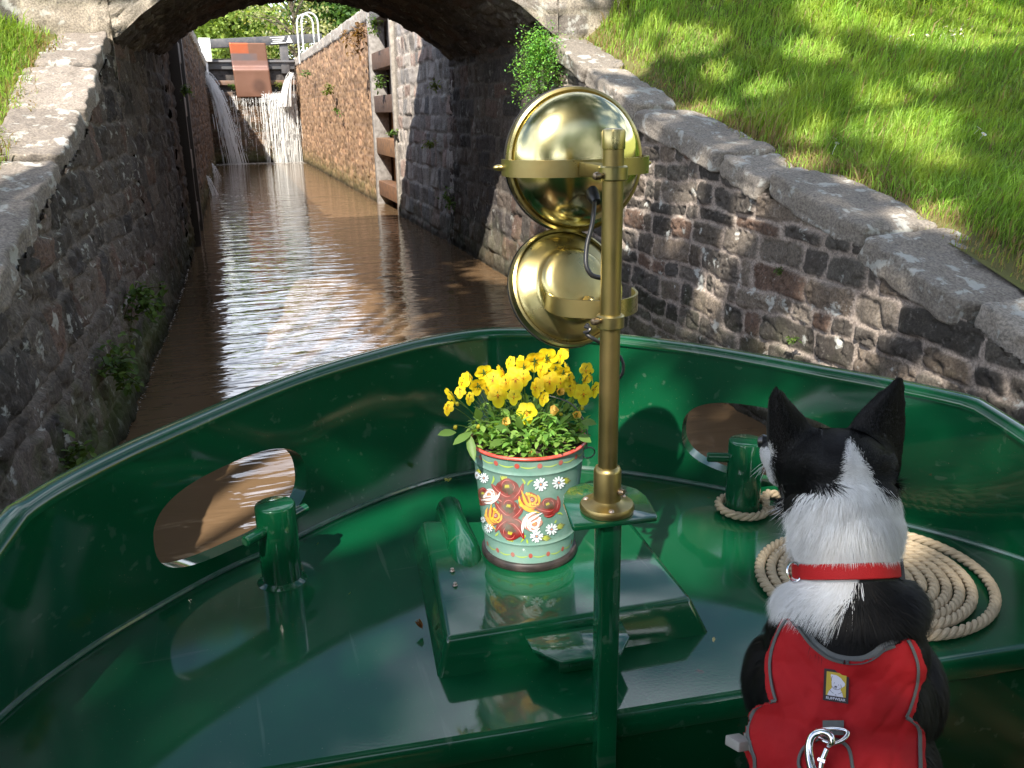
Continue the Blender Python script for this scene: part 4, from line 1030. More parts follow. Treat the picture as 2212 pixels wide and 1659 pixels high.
def pansy(x, y, R, mode):
    """mode f facing the stern, b facing the bow, s sideways, o faded, u bud, h hanging"""
    X, Y = 881+x/2.88, 711.6+y/2.88
    d = 2.0+(520-y)/500*.075-.035*(1-abs(x-725)/480); c_ = Vector(at(X, Y, d)); r = R/2.88*d/1913*1.02
    tocam = (Vector(CAMP)-c_).normalized(); w = Vector((rs.uniform(-.3, .3), rs.uniform(-.2, .2), rs.uniform(-.1, .35)))
    col = tuple(q*rs.uniform(.93, 1.05) for q in YEL)
    if mode == 'f': z = (tocam+w*.8).normalized()
    elif mode == 'b': z = (-tocam+Vector((-.15, 0, .25))+w*.8).normalized()
    elif mode == 's': z = (tocam*.35+Vector((rs.choice((-1, 1))*.9, -.1, .15))+w*.5).normalized()
    else: z = (tocam*.4+w+Vector((0, 0, -.6 if mode == 'h' else .2))).normalized(); col = tuple(np.array((.88, .58, .16))*rs.uniform(.9, 1.05)) if mode in 'oh' else (.62, .56, .06)
    yax = Vector((0, 0, 1)); M_ = frame(c_, z, yax.cross(z) if abs(z.z) < .95 else (1, 0, 0))
    m3 = MB()
    if mode in 'fbs':
        for k, (ang, pr, pl_, lift) in enumerate(((60, .56, .62, -.10), (120, .56, .62, -.12), (178, .50, .60, .0), (2, .50, .60, .02), (270, .62, .62, .10))):
            a = radians(ang+rs.uniform(-6, 6)); V = [M_ @ Vector((0, 0, lift*.3*r))]; n = 14; cc0 = Vector((cos(a), sin(a), 0))*pl_*r
            ru = rs.uniform(.06, .16)
            for ring, f in ((0, .5), (1, 1)):
                for j in range(n):
                    t_ = 2*pi*j/n; p = cc0+Vector((cos(t_), sin(t_), 0))*pr*r*(1+.05*sin(3*t_+ang)*ring)
                    p = p if f == 1 else cc0*.85+(p-cc0)*.5
                    rad = p.length/r; p.z = lift*r+(-.20*rad*rad+ru*sin(3*t_+k)*ring*.5)*r; V.append(M_ @ p)
            ctr = len(V); V.append(M_ @ (cc0*.85+Vector((0, 0, lift*r-.08*r))))
            Fc = [(ctr, 1+j, 1+(j+1) % n) for j in range(n)]+[(1+j, 1+n+j, 1+n+(j+1) % n, 1+(j+1) % n) for j in range(n)]
            g = rs.uniform(.92, 1.06); m3.add(V, Fc, 0, tuple(q*g for q in (col if k > 1 else (col[0]*.95, col[1]*.90, col[2]))))
            m0 = len(m3.c)-len(V); m3.c[m0+ctr] = (col[0]*.9, col[1]*.72, .01); m3.c[m0] = (.6, .25, .01)
            for q_i in range(1, 1+n): m3.c[m0+q_i] = (col[0]*.97, col[1]*.88, col[2])
        for k, ang in enumerate((270, 255, 285, 200, 340)):       # whisker marks and eye
            a = radians(ang); b_ = Vector((cos(a), sin(a), 0)); s_ = Vector((-sin(a), cos(a), 0)); h_ = .135*r
            m3.add([M_ @ (b_*.08*r+s_*.05*r+Vector((0, 0, h_))), M_ @ (b_*.08*r-s_*.05*r+Vector((0, 0, h_))), M_ @ (b_*.44*r+Vector((0, 0, h_*.75)))], [(0, 1, 2)], 0, (.35, .12, .01))
        m3.add([M_ @ Vector((.13*r*cos(t_), .13*r*sin(t_), .16*r)) for t_ in np.linspace(0, 2*pi, 8, endpoint=False)], [tuple(range(8))], 0, (.8, .35, .01))
        for k in range(5):                                        # green sepals behind
            a = 2*pi*k/5; b_ = Vector((cos(a), sin(a), 0)); s_ = Vector((-sin(a), cos(a), 0))
            m3.add([M_ @ (s_*.1*r+Vector((0, 0, -.2*r))), M_ @ (-s_*.1*r+Vector((0, 0, -.2*r))), M_ @ (b_*.55*r+Vector((0, 0, -.30*r)))], [(0, 1, 2)], 0, (.05, .10, .02))
    else:
        n = 7; V = [M_ @ Vector((0, 0, -.9*r))]
        for f, q, zz in ((0, .35, -.6), (1, .62, .0), (2, .5 if mode == 'u' else .85, .7)):
            for j in range(n): t_ = 2*pi*j/n; V.append(M_ @ Vector((q*r*cos(t_)*(1+.2*(j % 2)*(f == 2)), q*r*sin(t_), (zz+.25*(j % 2)*(f == 2))*r)))
        Fc = [(0, 1+j, 1+(j+1) % n) for j in range(n)]+[(1+k*n+j, 1+(k+1)*n+j, 1+(k+1)*n+(j+1) % n, 1+k*n+(j+1) % n) for k in (0, 1) for j in range(n)]
        if mode == 'u': V.append(M_ @ Vector((0, 0, 1.2*r))); Fc += [(len(V)-1, 1+2*n+j, 1+2*n+(j+1) % n) for j in range(n)]
        m3.add(V, Fc, 0, col)
        for k in range(6):
            a = 2*pi*k/6; b_ = Vector((cos(a), sin(a), 0)); s_ = Vector((-sin(a), cos(a), 0))
            m3.add([M_ @ (s_*.2*r+b_*.3*r+Vector((0, 0, -.7*r))), M_ @ (-s_*.2*r+b_*.3*r+Vector((0, 0, -.7*r))), M_ @ (b_*1.0*r+Vector((0, 0, -.1*r)))], [(0, 1, 2)], 0, (.07, .14, .03))
    fl = m3.build('flower' if mode != 'u' else 'bud', m_pet, plant)
    fl.data.shade_smooth()
    # stem
    b_ = M_ @ Vector((0, 0, -.28*r)); root = Vector((BKX+(b_.x-BKX)*.45, BKY+(b_.y-BKY)*.45, BKZ+.27))
    if mode == 'h': root = Vector(at(X, 711.6+650/2.88, d+.01))
    mid = b_+Vector((0, 0, .008)); ms = MB(); ms.tube(spl([root, root*.45+mid*.55+Vector((0, 0, .012)), mid, b_], 5), .0009, 6, col=(.10, .18, .04)); ms.build('stem', m_leaf, fl)
for a in ((340, 330, 52, 's'), (272, 408, 46, 's'), (248, 488, 40, 's'), (325, 388, 34, 'f'), (432, 350, 52, 'b'), (470, 268, 52, 'b'), (530, 308, 60, 'f'), (560, 410, 62, 'f'), (590, 262, 44, 's'), (632, 208, 38, 's'),
          (672, 308, 74, 'f'), (722, 232, 44, 'b'), (787, 192, 62, 'b'), (865, 175, 62, 'b'), (955, 160, 48, 's'), (882, 325, 60, 'f'), (797, 362, 54, 's'), (740, 520, 60, 'f'), (1000, 238, 38, 's'), (965, 268, 42, 'b'),
          (1003, 300, 34, 'f'), (1040, 332, 36, 's'), (1110, 255, 42, 'f'), (1142, 292, 40, 's'), (1092, 402, 58, 'f'), (1165, 372, 44, 's'), (1105, 312, 34, 's'), (605, 582, 32, 'o'), (905, 515, 36, 'o'), (1050, 540, 32, 'o'),
          (945, 395, 30, 'o'), (770, 775, 36, 'h'), (845, 852, 26, 'h'), (437, 606, 20, 'u'), (295, 612, 20, 'u'), (308, 466, 18, 'u'), (1085, 490, 20, 'u'), (955, 530, 18, 'u'), (390, 300, 40, 's'), (610, 330, 42, 'f'), (720, 300, 44, 'f'), (830, 250, 42, 's'), (920, 240, 38, 'b'), (500, 380, 40, 's'), (660, 420, 42, 'f'), (840, 430, 40, 's'), (1010, 370, 40, 'f'), (380, 430, 36, 's'), (950, 330, 40, 'f'), (690, 200, 36, 's')): pansy(*a)
YELo = None

# ================================================================== ROPE
m_rope = mat('three_strand_rope', (.50, .40, .27), .85, vcol=False, noise=(40, .5, (.28, .21, .13)), bump=(400, .5, .0008))
def rope(mb, P, R, pitch=.060, step=.005):
    P = [Vector(p) for p in P]; L_ = [0]
    for i in range(1, len(P)): L_.append(L_[-1]+(P[i]-P[i-1]).length)
    n = int(L_[-1]/step); s = np.linspace(0, L_[-1], n); C = np.array([[p[k] for p in P] for k in range(3)])
    Q = np.stack([np.interp(s, L_, C[k]) for k in range(3)], -1); T = np.gradient(Q, axis=0); T /= np.linalg.norm(T, axis=1)[:, None]
    S_ = np.cross(T, [0, 0, 1.]); S_ /= np.linalg.norm(S_, axis=1)[:, None]; U_ = np.cross(S_, T)
    for k in range(3):
        a = 2*pi*s/pitch+2*pi*k/3; c_ = Q+(S_*np.cos(a)[:, None]+U_*np.sin(a)[:, None])*R*.56
        mb.tube(c_, R*.50, 8)
coil = MB(); CC = (1.342, 1.528); pts = []
dR = .0262; turns = 8.694
a_start = radians(150)
for t_ in np.linspace(0, 1, 700):
    a = a_start+2*pi*turns*t_; r = .030+dR*turns*t_
    if t_ > .885: r += .022*sst(.885, .92, t_)*max(0, cos(a-radians(-15)))**.7
    pts.append((CC[0]+r*cos(a)*1.02, CC[1]+r*sin(a)*.98, DZ+.0135+.001*sin(a*3)))
bx, by, _ = wl_(.624, .722, 0)
e = pts[-1]
ends = [e]; aend = a_start+2*pi*turns
lead = spl([(e[0], e[1], e[2]), (e[0]-.03, e[1]+.035, e[2]), (bx+.15, by-.06, DZ+.014), (bx+.10, by-.05, DZ+.014), (bx+.058, by-.032, DZ+.014)], 10)
loop = [(bx+.064*cos(a), by+.064*sin(a), DZ+.014+.012*k/40) for k, a in enumerate(np.linspace(-.5, 2*pi-.5-.2, 50)[::-1])]
rope(coil, pts, .0120); cr1 = tag(coil.build('mooring_rope', m_rope), 'beige three strand rope coiled flat on the right of the deck', 'rope')
c2 = MB(); rope(c2, lead[1:]+loop[1:]+spl([loop[-1], (bx+.10, by+.03, DZ+.03), (bx+.16, by+.01, DZ+.016)], 8)[1:], .0115)
c2.build('rope_end', m_rope, cr1)
# ================================================================== WATERFALL, PLANTS
m_foam = bpy.data.materials.new('falling_water'); m_foam.use_nodes = True
t = m_foam.node_tree; b = t.nodes['Principled BSDF']; b.inputs['Base Color'].default_value = (.82, .82, .80, 1); b.inputs['Roughness'].default_value = .25
b.inputs['Subsurface Weight'].default_value = 0
tr = t.nodes.new('ShaderNodeBsdfTransparent'); ms = t.nodes.new('ShaderNodeMixShader'); ms.inputs[0].default_value = .62
t.links.new(tr.outputs[0], ms.inputs[1]); t.links.new(b.outputs[0], ms.inputs[2]); t.links.new(ms.outputs[0], t.nodes['Material Output'].inputs[0])
rs = random.Random(77)
fall = MB()
def jet(p0, v0, zend, r, n=9, breakup=.3):
    "one thread of water thrown from p0 with velocity v0, broken into drops on the way down"
    T = (v0[2]+sqrt(v0[2]**2+19.6*(p0[2]-zend)))/9.8; P = []
    for i in range(n):
        t_ = T*i/(n-1); P.append((p0[0]+v0[0]*t_, p0[1]+v0[1]*t_, p0[2]+v0[2]*t_-4.9*t_*t_))
    i = rs.randint(0, 1)
    while i < n-1:
        k = min(n-1, i+rs.choice((1, 1, 2, 3)))
        if rs.random() > breakup*(.5+.8*i/n): fall.tube([P[q] for q in range(i, k+1)], [r*(.3+.9*rs.random()) for q in range(i, k+1)], 4, cap=False)
        else:
            for _ in range(2):
                q = Vector(P[i])+Vector((rs.gauss(0, .04), rs.gauss(0, .03), rs.gauss(0, .05))); d_ = rs.uniform(.004, .011)
                fall.add([q+Vector((d_, 0, 0)), q+Vector((-d_, 0, 0)), q+Vector((0, 0, d_*1.6)), q+Vector((0, -d_, 0))], [(0, 1, 2), (0, 1, 3), (0, 2, 3), (1, 2, 3)])
        i = k
for i in range(190): jet((-.30+rs.gauss(0, .02), 30.0+rs.uniform(-.2, .3), 2.55+rs.gauss(0, .08)), (.85+rs.gauss(0, .22), -.6+rs.gauss(0, .3), rs.uniform(-.2, .6)), 0, rs.uniform(.004, .015), 18, .55)
for i in range(60): jet((2.35+rs.gauss(0, .02), 30.2+rs.uniform(-.2, .2), 2.62+rs.gauss(0, .05)), (-.75+rs.gauss(0, .2), -.5+rs.gauss(0, .15), rs.uniform(-.2, .4)), 1.7, rs.uniform(.008, .02), 8, .2)
for i in range(380):
    x = 1.95+rs.gauss(0, .26); x = min(max(x, 1.35), 2.38); jet((x, 30.5+rs.uniform(-.1, .1), 2.06+rs.uniform(0, .05)), (rs.gauss(0, .08), -.5+rs.gauss(0, .15), 0), 0, rs.uniform(.004, .014), 18, .55)
for i in range(70):
    x = rs.uniform(.35, 1.6); jet((x, 30.55, 2.05), (rs.gauss(0, .03), -.3+rs.gauss(0, .08), 0), rs.uniform(0, .6), rs.uniform(.004, .008), 16, .6)
for (px_, py_, sz, n) in ((-.36, 24.0, .30, 30), (-.38, 18.6, .26, 26)):
    for i in range(n): jet((px_, py_+rs.uniform(-.1, .1), sz+rs.uniform(-.05, .1)), (.5+rs.gauss(0, .2), -.4+rs.gauss(0, .2), .1+rs.random()*.3), 0, rs.uniform(.005, .012), 7, .3)
fall.build('waterfall', m_foam); tag(bpy.data.objects['waterfall'], 'white water spouting over the sill below the top gate', 'waterfall', kind='stuff')
foam = MB()
def blob(x, y, s):
    n = 6; a0_ = rs.random()*6; foam.add([(x+s*cos(a0_+2*pi*k/n)*rs.uniform(.6, 1.2), y+s*.6*sin(a0_+2*pi*k/n), .006) for k in range(n)], [tuple(range(n))])
for i in range(900): blob(rs.uniform(-.3, 2.4), 30.2-abs(rs.gauss(0, .35)), rs.uniform(.01, .05))
for i in range(260): blob(2.0+rs.gauss(0, .35), 29.9-abs(rs.gauss(0, .8)), rs.uniform(.01, .04))
for i in range(330):
    y = rs.uniform(3.3, 9.5)**1.0; blob(Lx(y, 0)+.012+abs(rs.gauss(0, .008)), y, rs.uniform(.002, .006)*y/5)
for i in range(40):
    for c0 in ((.2, 23.2), (.15, 17.9)): blob(c0[0]+rs.gauss(0, .25), c0[1]+rs.gauss(0, .5), rs.uniform(.01, .03))
for (x, y) in ((-.62, 2.35), (-.3, 2.55), (-.5, 2.7), (-.15, 2.75), (-.7, 2.6)): blob(x, y, .008)
tag(foam.build('foam', mat('foam', (.75, .73, .68), .6), smooth=False), 'flecks of white foam floating on the brown water', 'foam', kind='stuff')

m_weed = leafmat('weed_leaf', .4, .5)
def tuft(name, label, cat, c, n, r, size, cols, nrm=(0, 0, 1), group=None, droop=0, squash=1, stems=True, kind=None):
    rs_ = random.Random(int(abs(c[0]*97+c[1]*31+c[2]*53)*10)); nv = Vector(nrm).normalized()
    h = thing(name, tuple(c), label, cat, group); mb = MB(); st_ = MB(); c = Vector(c)
    k_ = max(3, n//14)
    for k in range(k_):
        dd = (nv*rs_.uniform(.2, 1)+Vector((rs_.uniform(-1, 1), rs_.uniform(-1, 1), rs_.uniform(-1, 1)*squash))*.8).normalized()
        q = c+dd*r*rs_.uniform(.4, 1)-Vector((0, 0, droop*r*rs_.random())); st_.tube([c, c+(q-c)*.5+Vector((0, 0, .02)), q], size*.05, 4, col=(.08, .09, .03))
        for j in range(n//k_):
            g = rs_.uniform(.7, 1.3); cc = cols[rs_.randrange(len(cols))]; f = rs_.uniform(.3, 1.1)
            p = c+(q-c)*f+Vector((rs_.gauss(0, 1), rs_.gauss(0, 1), rs_.gauss(0, 1)))*r*.16
            leaf_at(mb, p, Vector((rs_.uniform(-1, 1), rs_.uniform(-1, 1), rs_.uniform(-.6, .8))), (0, -.2, 1), size*rs_.uniform(.6, 1.3), size*.28, tuple(g*x for x in cc), .3)
    mb.build('leaves', m_weed, h); st_.build('stems', m_weed, h)
    return h
G1 = [(.20, .46, .08), (.26, .52, .10), (.15, .38, .10)]
tuft('fern_clump', 'bright green leafy fern hanging where the arch meets the right wing wall', 'fern', (2.33, 6.55, 1.95), 3600, .25, .021, G1, (-.8, -.5, 0), droop=1.5, squash=1.2)
tuft('fern_clump', 'lower yellow green tail of fern below the bright clump at the arch corner', 'fern', (2.34, 6.62, 1.62), 600, .13, .02, [(.20, .30, .04), (.12, .25, .04)], (-.8, -.4, -.4), droop=1.5)
weeds = [((2.42, 14.3, 2.75), 90, .22, .06, 'leafy weed at the top of the open gate recess'), ((2.44, 14.2, 1.95), 110, .16, .06, 'green weed sprouting between the gate rails'), ((2.44, 13.4, 1.20), 60, .10, .05, 'small weed on the middle gate rail'),
         ((2.38, 20.5, 2.0), 60, .2, .08, 'yellowish weed on the middle of the sunlit lock wall'), ((2.38, 25, 2.5), 50, .2, .08, 'weed high on the far end of the sunlit lock wall'), ((2.38, 19.5, 1.55), 30, .12, .07, 'tiny weed low on the sunlit lock wall'),
         ((2.38, 15.6, 2.75), 160, .32, .09, 'dry brown plant hanging beside the gate recess'), ((2.40, 10.4, 1.75), 50, .12, .05, 'weed at the edge of shadow on the pale pier'), ((2.40, 10.7, 1.15), 50, .12, .05, 'lower weed on the pale pier beside the shadow'),
         ((2.40, 9.9, .55), 60, .15, .05, 'dark weed low inside the bridge on the right'), ((2.36, 3.45, .78), 26, .035, .022, 'small green sprig on the right wing wall behind the pole'), ((2.36, 3.3, .50), 22, .03, .022, 'tiny sprig low on the right wing wall near the rim'),
         ((2.38, 2.05, .36), 60, .07, .04, 'grassy weed on the right wing wall behind the dog'), ((-.60, 4.2, .42), 200, .16, .04, 'green moss tuft low on the left wing wall'), ((-.55, 5.2, .55), 160, .18, .05, 'mossy growth halfway along the left wing wall'),
         ((-.66, 3.35, .30), 90, .10, .035, 'small weed on the left wing wall above the rim'), ((-.36, 10.6, 1.75), 60, .12, .05, 'sprig on the dark wall left of the vault'), ((.5, 30.6, 2.36), 60, .16, .07, 'plants growing on the gate rail left of the plate'), ((1.95, 30.6, 2.40), 70, .18, .07, 'pale plants growing on the gate rail right of the plate')]
for c, n, r, sz, lb in weeds:
    brown = 'dry' in lb; cl = [(.20, .12, .06), (.26, .16, .08)] if brown else ([(.20, .24, .05), (.14, .20, .04)] if 'yellow' in lb or 'pale' in lb else [(.08, .15, .03), (.06, .11, .025), (.12, .20, .04)])
    nrm = (1, 0, .2) if c[0] < 0 else (-1, 0, .2)
    tuft('wall_weed', lb, 'weed', c, n, r, sz, cl, nrm, group='weeds growing on the walls', droop=1.0 if brown else .4)

# ================================================================== TREES
m_tree = leafmat('tree_leaf', .35, .5); m_bark = mat('bark', (.10, .08, .06), .9, noise=(8, .6, (.05, .04, .03)), bump=(20, 1, .02), vcol=False)
def leaves(name, C, size, cols, parent, seed, m=None):
    "many small leaves with centres C"
    r = np.random.RandomState(seed); n = len(C); cols = np.array(cols)
    d = r.normal(size=(n, 3)); d /= np.linalg.norm(d, axis=1)[:, None]; s_ = r.normal(size=(n, 3)); s_ -= d*(s_*d).sum(1)[:, None]; s_ /= np.linalg.norm(s_, axis=1)[:, None]
    sz = size*r.uniform(.6, 1.35, (n, 1)); V = np.stack([C-d*sz*.5, C+s_*sz*.3, C+d*sz*.5, C-s_*sz*.3], 1).reshape(-1, 3)
    F_ = np.arange(n*4).reshape(n, 4); cc = cols[r.randint(0, len(cols), n)]*r.uniform(.7, 1.3, (n, 1)); return fast(name, V, F_, m or m_tree, parent, False, np.repeat(cc, 4, 0))
def tree(base, H, R, n, size, cols, label, seed, trunk_r=.2, crown_lo=.3, clumps=26, cat='tree', name='tree', group='trees beyond the lock', sparse=.16):
    r = np.random.RandomState(seed); h = thing(name, tuple(base), label, cat, group); base = np.array(base, float)
    tb = MB(); top = base+[0, 0, H*.75]; tb.tube(spl([base-[0, 0, .3], base+[.1, 0, H*.3], top], 5), list(np.linspace(trunk_r, trunk_r*.25, 11)), 9)
    tb.build('trunk', m_bark, h); CC_ = []
    for k in range(clumps):
        a = r.uniform(0, 2*pi); f = r.uniform(crown_lo, 1); rr2 = R*sqrt(r.rand())*sin(pi*min(max((f-crown_lo*.6)/(1.15-crown_lo*.6), .12), .95))**.6
        c = base+[rr2*cos(a), rr2*sin(a), H*f]; s_ = base+[0, 0, H*min(f*.7, .7)]
        b_ = MB(); b_.tube([s_, s_*.5+c*.5+[0, 0, .1*R], c], [trunk_r*.4, trunk_r*.2, trunk_r*.06], 5)
        b_.build('branch', m_bark, h); m_ = n//clumps; g = r.normal(size=(m_, 3))*[R*sparse*1.3, R*sparse*1.3, R*sparse*.8]; CC_.append(c+g)
    leaves('crown', np.concatenate(CC_), size, cols, h, seed)
LG = [(.34, .47, .12), (.42, .54, .16), (.26, .38, .09)]; DG = [(.06, .13, .03), (.08, .16, .035), (.05, .10, .025)]; PG = [(.26, .28, .12), (.30, .30, .16), (.20, .24, .08)]
tree((-2.6, 47, 2.9), 5.2, 3.6, 16000, .26, LG, 'broad light green bushy tree behind the top gate, left of centre', 101, .18, .08, 46)
tree((.8, 50, 2.9), 5.2, 3.2, 14000, .26, LG+DG[:1], 'light green bushy tree straight behind the copper coloured gate plate', 102, .18, .06, 40)
tree((3.6, 44, 2.9), 5.0, 2.2, 1700, .18, PG, 'thin pale twiggy tree in front of the gap of sky by the hoops', 103, .12, .15, 46, sparse=.14)
tree((7.6, 52, 2.9), 7.0, 3.2, 13000, .28, DG, 'dark green tree above the right lock wall coping', 104, .25, .42, 34)
tree((-8, 44, 2.9), 5, 4.2, 12000, .28, LG, 'leafy tree seen past the left edge of the lock', 105, .2, .08, 34)
tree((2.6, 62, 2.9), 4.6, 3.8, 9000, .26, DG, 'low dark hedge tree far behind the gate beam', 106, .15, .05, 30)
tree((-7, -13, .5), 9.5, 4.5, 9000, .32, DG, 'unseen dark tree added on the left bank behind the viewer to darken reflections', 201, .25, .06, 30, group='unseen trees added behind the boat to darken reflections')  # from here, trees added out of view to block sky behind the bow
tree((1.5, -19, .5), 10, 5.0, 10000, .34, DG, 'unseen dark tree added straight behind the viewer to darken reflections', 202, .25, .06, 30, group='unseen trees added behind the boat to darken reflections')
tree((9, -12, .8), 9.0, 4.8, 9000, .32, DG, 'unseen dark tree added on the right bank behind the viewer to darken reflections', 203, .25, .06, 30, group='unseen trees added behind the boat to darken reflections')
# shade trees standing behind and above the camera, whose leaves dapple the bow
LIT = [((.60, 1.83, .74), .34), ((.78, 1.76, .50), .20), ((1.05, 1.75, .45), .13), ((.30, 2.25, .5), .16), ((1.15, 2.42, .65), .17), ((.50, 1.6, 1.45), .10), ((-.95, 2.9, 1.1), 1.0), ((-1.0, 4.4, 1.4), 1.15), ((-1.2, 5.8, 1.8), 1.2), ((-2.8, 5.5, 1.9), 1.6), ((-.5, 2.7, 0), .42),
       ((2.4, 7.6, .9), .75), ((2.5, 6.6, 2.0), .5), ((2.4, 6.3, 1.2), .35), ((2.45, 3.9, .9), .12), ((2.44, 3.0, .55), .16), ((2.44, 4.5, .95), .14), ((2.43, 5.2, .9), .22), ((2.43, 5.7, 1.3), .25), ((2.43, 2.6, .4), .12), ((2.43, 3.5, .35), .15), ((2.43, 4.2, .5), .12), ((2.8, 3.1, 1.0), .16), ((2.75, 3.9, 1.25), .14), ((2.7, 6.0, 1.8), .25), ((2.7, 2.25, .8), .15), ((2.8, 5.0, 1.5), .2), ((3.0, 4.2, 1.3), .14), ((1.35, 1.85, .7), .14), ((1.1, 2.15, .7), .1), ((1.5, 1.72, .44), .09), ((.05, 2.05, .42), .09),
       ((5.0, 3.8, 1.7), .2)]
def gpt(x, y):
    v = at(x, y, 1)-CAMP; s_ = .8
    for _ in range(400):
        p = CAMP+v*s_
        if p[2] < float(terrain(np.array(p[0]), np.array(p[1])))+.07: break
        s_ *= 1.008
    return p
for (x, y, rad) in ((1950, 270, .30), (1900, 205, .20), (2010, 330, .18), (1850, 380, .12), (1760, 110, .22), (1500, 80, .25), (1380, 120, .15), (1650, 190, .16), (1560, 150, .14), (2100, 62, .5), (1960, 35, .35), (1800, 22, .3), (1400, 60, .16), (2000, 170, .14), (2030, 90, .2)): LIT.append((tuple(gpt(x, y)), rad))
LIT.append(((2.3, 6.5, 1.9), .55)); LIT += [((-.8, 3.5, 1.25), 1.0), ((-.85, 5.0, 1.55), 1.1), ((-.9, 2.6, .95), .8)]
r = np.random.RandomState(9); n = 2550
q = r.uniform([-2.2, -.6], [9.5, 10.5], (n, 2)); hgt = r.uniform(6.0, 9.0, n)
Cc_ = np.stack([q[:, 0], q[:, 1], np.full(n, 1.5)], -1)-SUN[None, :]*(hgt/abs(SUN[2]))[:, None]
Lf = (Cc_[:, None, :]+r.normal(size=(n, 34, 3))*[.26, .26, .14]).reshape(-1, 3)
ok = np.ones(len(Lf), bool)
for (p, rad) in LIT:
    v = Lf-np.array(p); t_ = v @ SUN; d = np.linalg.norm(v-t_[:, None]*SUN, axis=1); ok &= d > rad*(.85+.3*r.rand(len(Lf)))
ok &= Lf[:, 1] < 5.3
Lf = Lf[ok]
side = Lf[:, 0] < -1.5
for k, (bx_, lb) in enumerate((((-5.2, -3.5, .6), 'tall leafy tree on the left bank behind the viewer, shading the bow'), ((4.6, -4.5, 1.0), 'tall leafy tree on the right bank behind the viewer, shading the grass'))):
    h = thing('shade_tree', bx_, lb, 'tree', 'trees overhanging the canal'); b_ = Vector(bx_); mm_ = MB()
    mm_.tube(spl([b_-Vector((0, 0, .5)), b_+Vector((.1, .1, 3)), b_+Vector((.4, .3, 7))], 5), list(np.linspace(.28, .12, 11)), 12); mm_.build('trunk', m_bark, h)
    L_ = Lf[side] if k == 0 else Lf[~side]; idx = np.random.RandomState(k).choice(len(L_), 26, replace=False)
    for i in idx:
        e_ = Vector(L_[i]); b2 = MB(); s0 = b_+Vector((.3, .2, 5.6)); b2.tube([s0, s0*.5+e_*.5+Vector((0, 0, .4)), e_], [.07, .04, .012], 6); b2.build('branch', m_bark, h)
    leaves('crown', L_, .17, DG, h, 300+k)

# ================================================================== GRASS
m_grass = leafmat('grass_blade', .42, .5)
def grass(name, label, n, xr, yr, seed, side, hmul=1.0):
    r = np.random.RandomState(seed); X = r.uniform(*xr, n*6); Y = r.uniform(*yr, n*6); Z = terrain(X, Y)
    e = X-EX(Y) if side > 0 else -.94-X
    D = np.sqrt(X**2+Y**2); P = np.stack([X, Y, Z], -1); v = P-CAMP; zc = v @ CF; sx = 1106+1913*(v @ CR)/zc; sy = 829.5-1913*(v @ CU)/zc
    ok = (zc > .5) & (sx > -1200) & (sx < 3600) & (sy > -500) & (sy < 2200) & (((sx > -150) & (sx < 2350) & (sy > -100) & (sy < 1500)) | (r.rand(len(X)) < .4)) & (r.rand(len(X)) < np.minimum(1, (3.6/D)**1.5)) & (e > -.12)
    ok &= ~((Y > YN-.05) & (np.abs(X-1) < 8.2))
    ok &= (e > -.02+.1*fbm(X*3, Y*3, 5)) | (r.rand(len(X)) < .45)
    X, Y, Z, e, D = [a[ok][:n] for a in (X, Y, Z, e, D)]; k = len(X)
    tuf = fbm(X*1.4, Y*1.4, 21, 3); t2 = fbm(X*5, Y*5, 25, 2)
    Hh = (.055+.13*np.clip((tuf-.35)*1.9, 0, 1)+.05*t2)*r.uniform(.5, 1.25, k)*sst(-.22, .28, e)*hmul+.03
    wd = .0016*np.maximum(1, D/3.0)*r.uniform(.7, 1.5, k)
    lg_ = (r.rand(k) < .05) & (tuf > .42); Hh = .85*np.where(lg_, Hh*1.6, Hh); Hh = Hh*(.55+.9*fbm(X*2.6, Y*2.6, 44, 2))
    a = r.uniform(0, 2*pi, k); b_ = r.uniform(0, 2*pi, k)*.6+fbm(X*.8, Y*.8, 33)*7; lean = r.uniform(.15, .9, k)
    w_ = np.stack([np.cos(a), np.sin(a), 0*a], -1)*wd[:, None]; ld = np.stack([np.cos(b_), np.sin(b_), 0*a], -1)*(Hh*lean)[:, None]
    B = np.stack([X, Y, Z-.01], -1); up = np.stack([0*X, 0*X, Hh], -1)
    V = np.stack([B-w_, B+w_, B+ld*.3+up*.6-w_*.8, B+ld*.3+up*.6+w_*.8, B+ld+up*(1-.3*lean[:, None])], 1).reshape(-1, 3)
    i = np.arange(k)[:, None]*5; F_ = np.concatenate([i+[0, 1, 3], i+[0, 3, 2], i+[2, 3, 4]])
    base = np.array([(.27, .45, .07)])*r.uniform(.5, 1.4, (k, 1))*(.6+.8*fbm(X*1.9, Y*1.9, 51, 3))[:, None]; yl = np.array([(.42, .52, .09)]); st_ = np.array([(.34, .26, .13)])
    f = np.clip((t2-.45)*2.2, 0, 1)[:, None]*.7; base = base*(1-f)+yl*f
    s_ = ((r.rand(k) < .06+.6*(1-sst(.0, .18, e)))[:, None]); base = np.where(s_, st_*r.uniform(.6, 1.2, (k, 1)), base)
    o = fast(name, V, F_, m_grass, None, False, np.repeat(base, 5, 0)); tag(o, label, 'grass', kind='stuff')
grass('grass', 'long green grass sloping up behind the right wing wall', 300000, (2.66, 17), (1.0, 12), 1, 1)
grass('grass', 'sunlit short grass behind the left wing wall coping', 45000, (-6, -.9), (2.4, 9.5), 2, -1, .8)
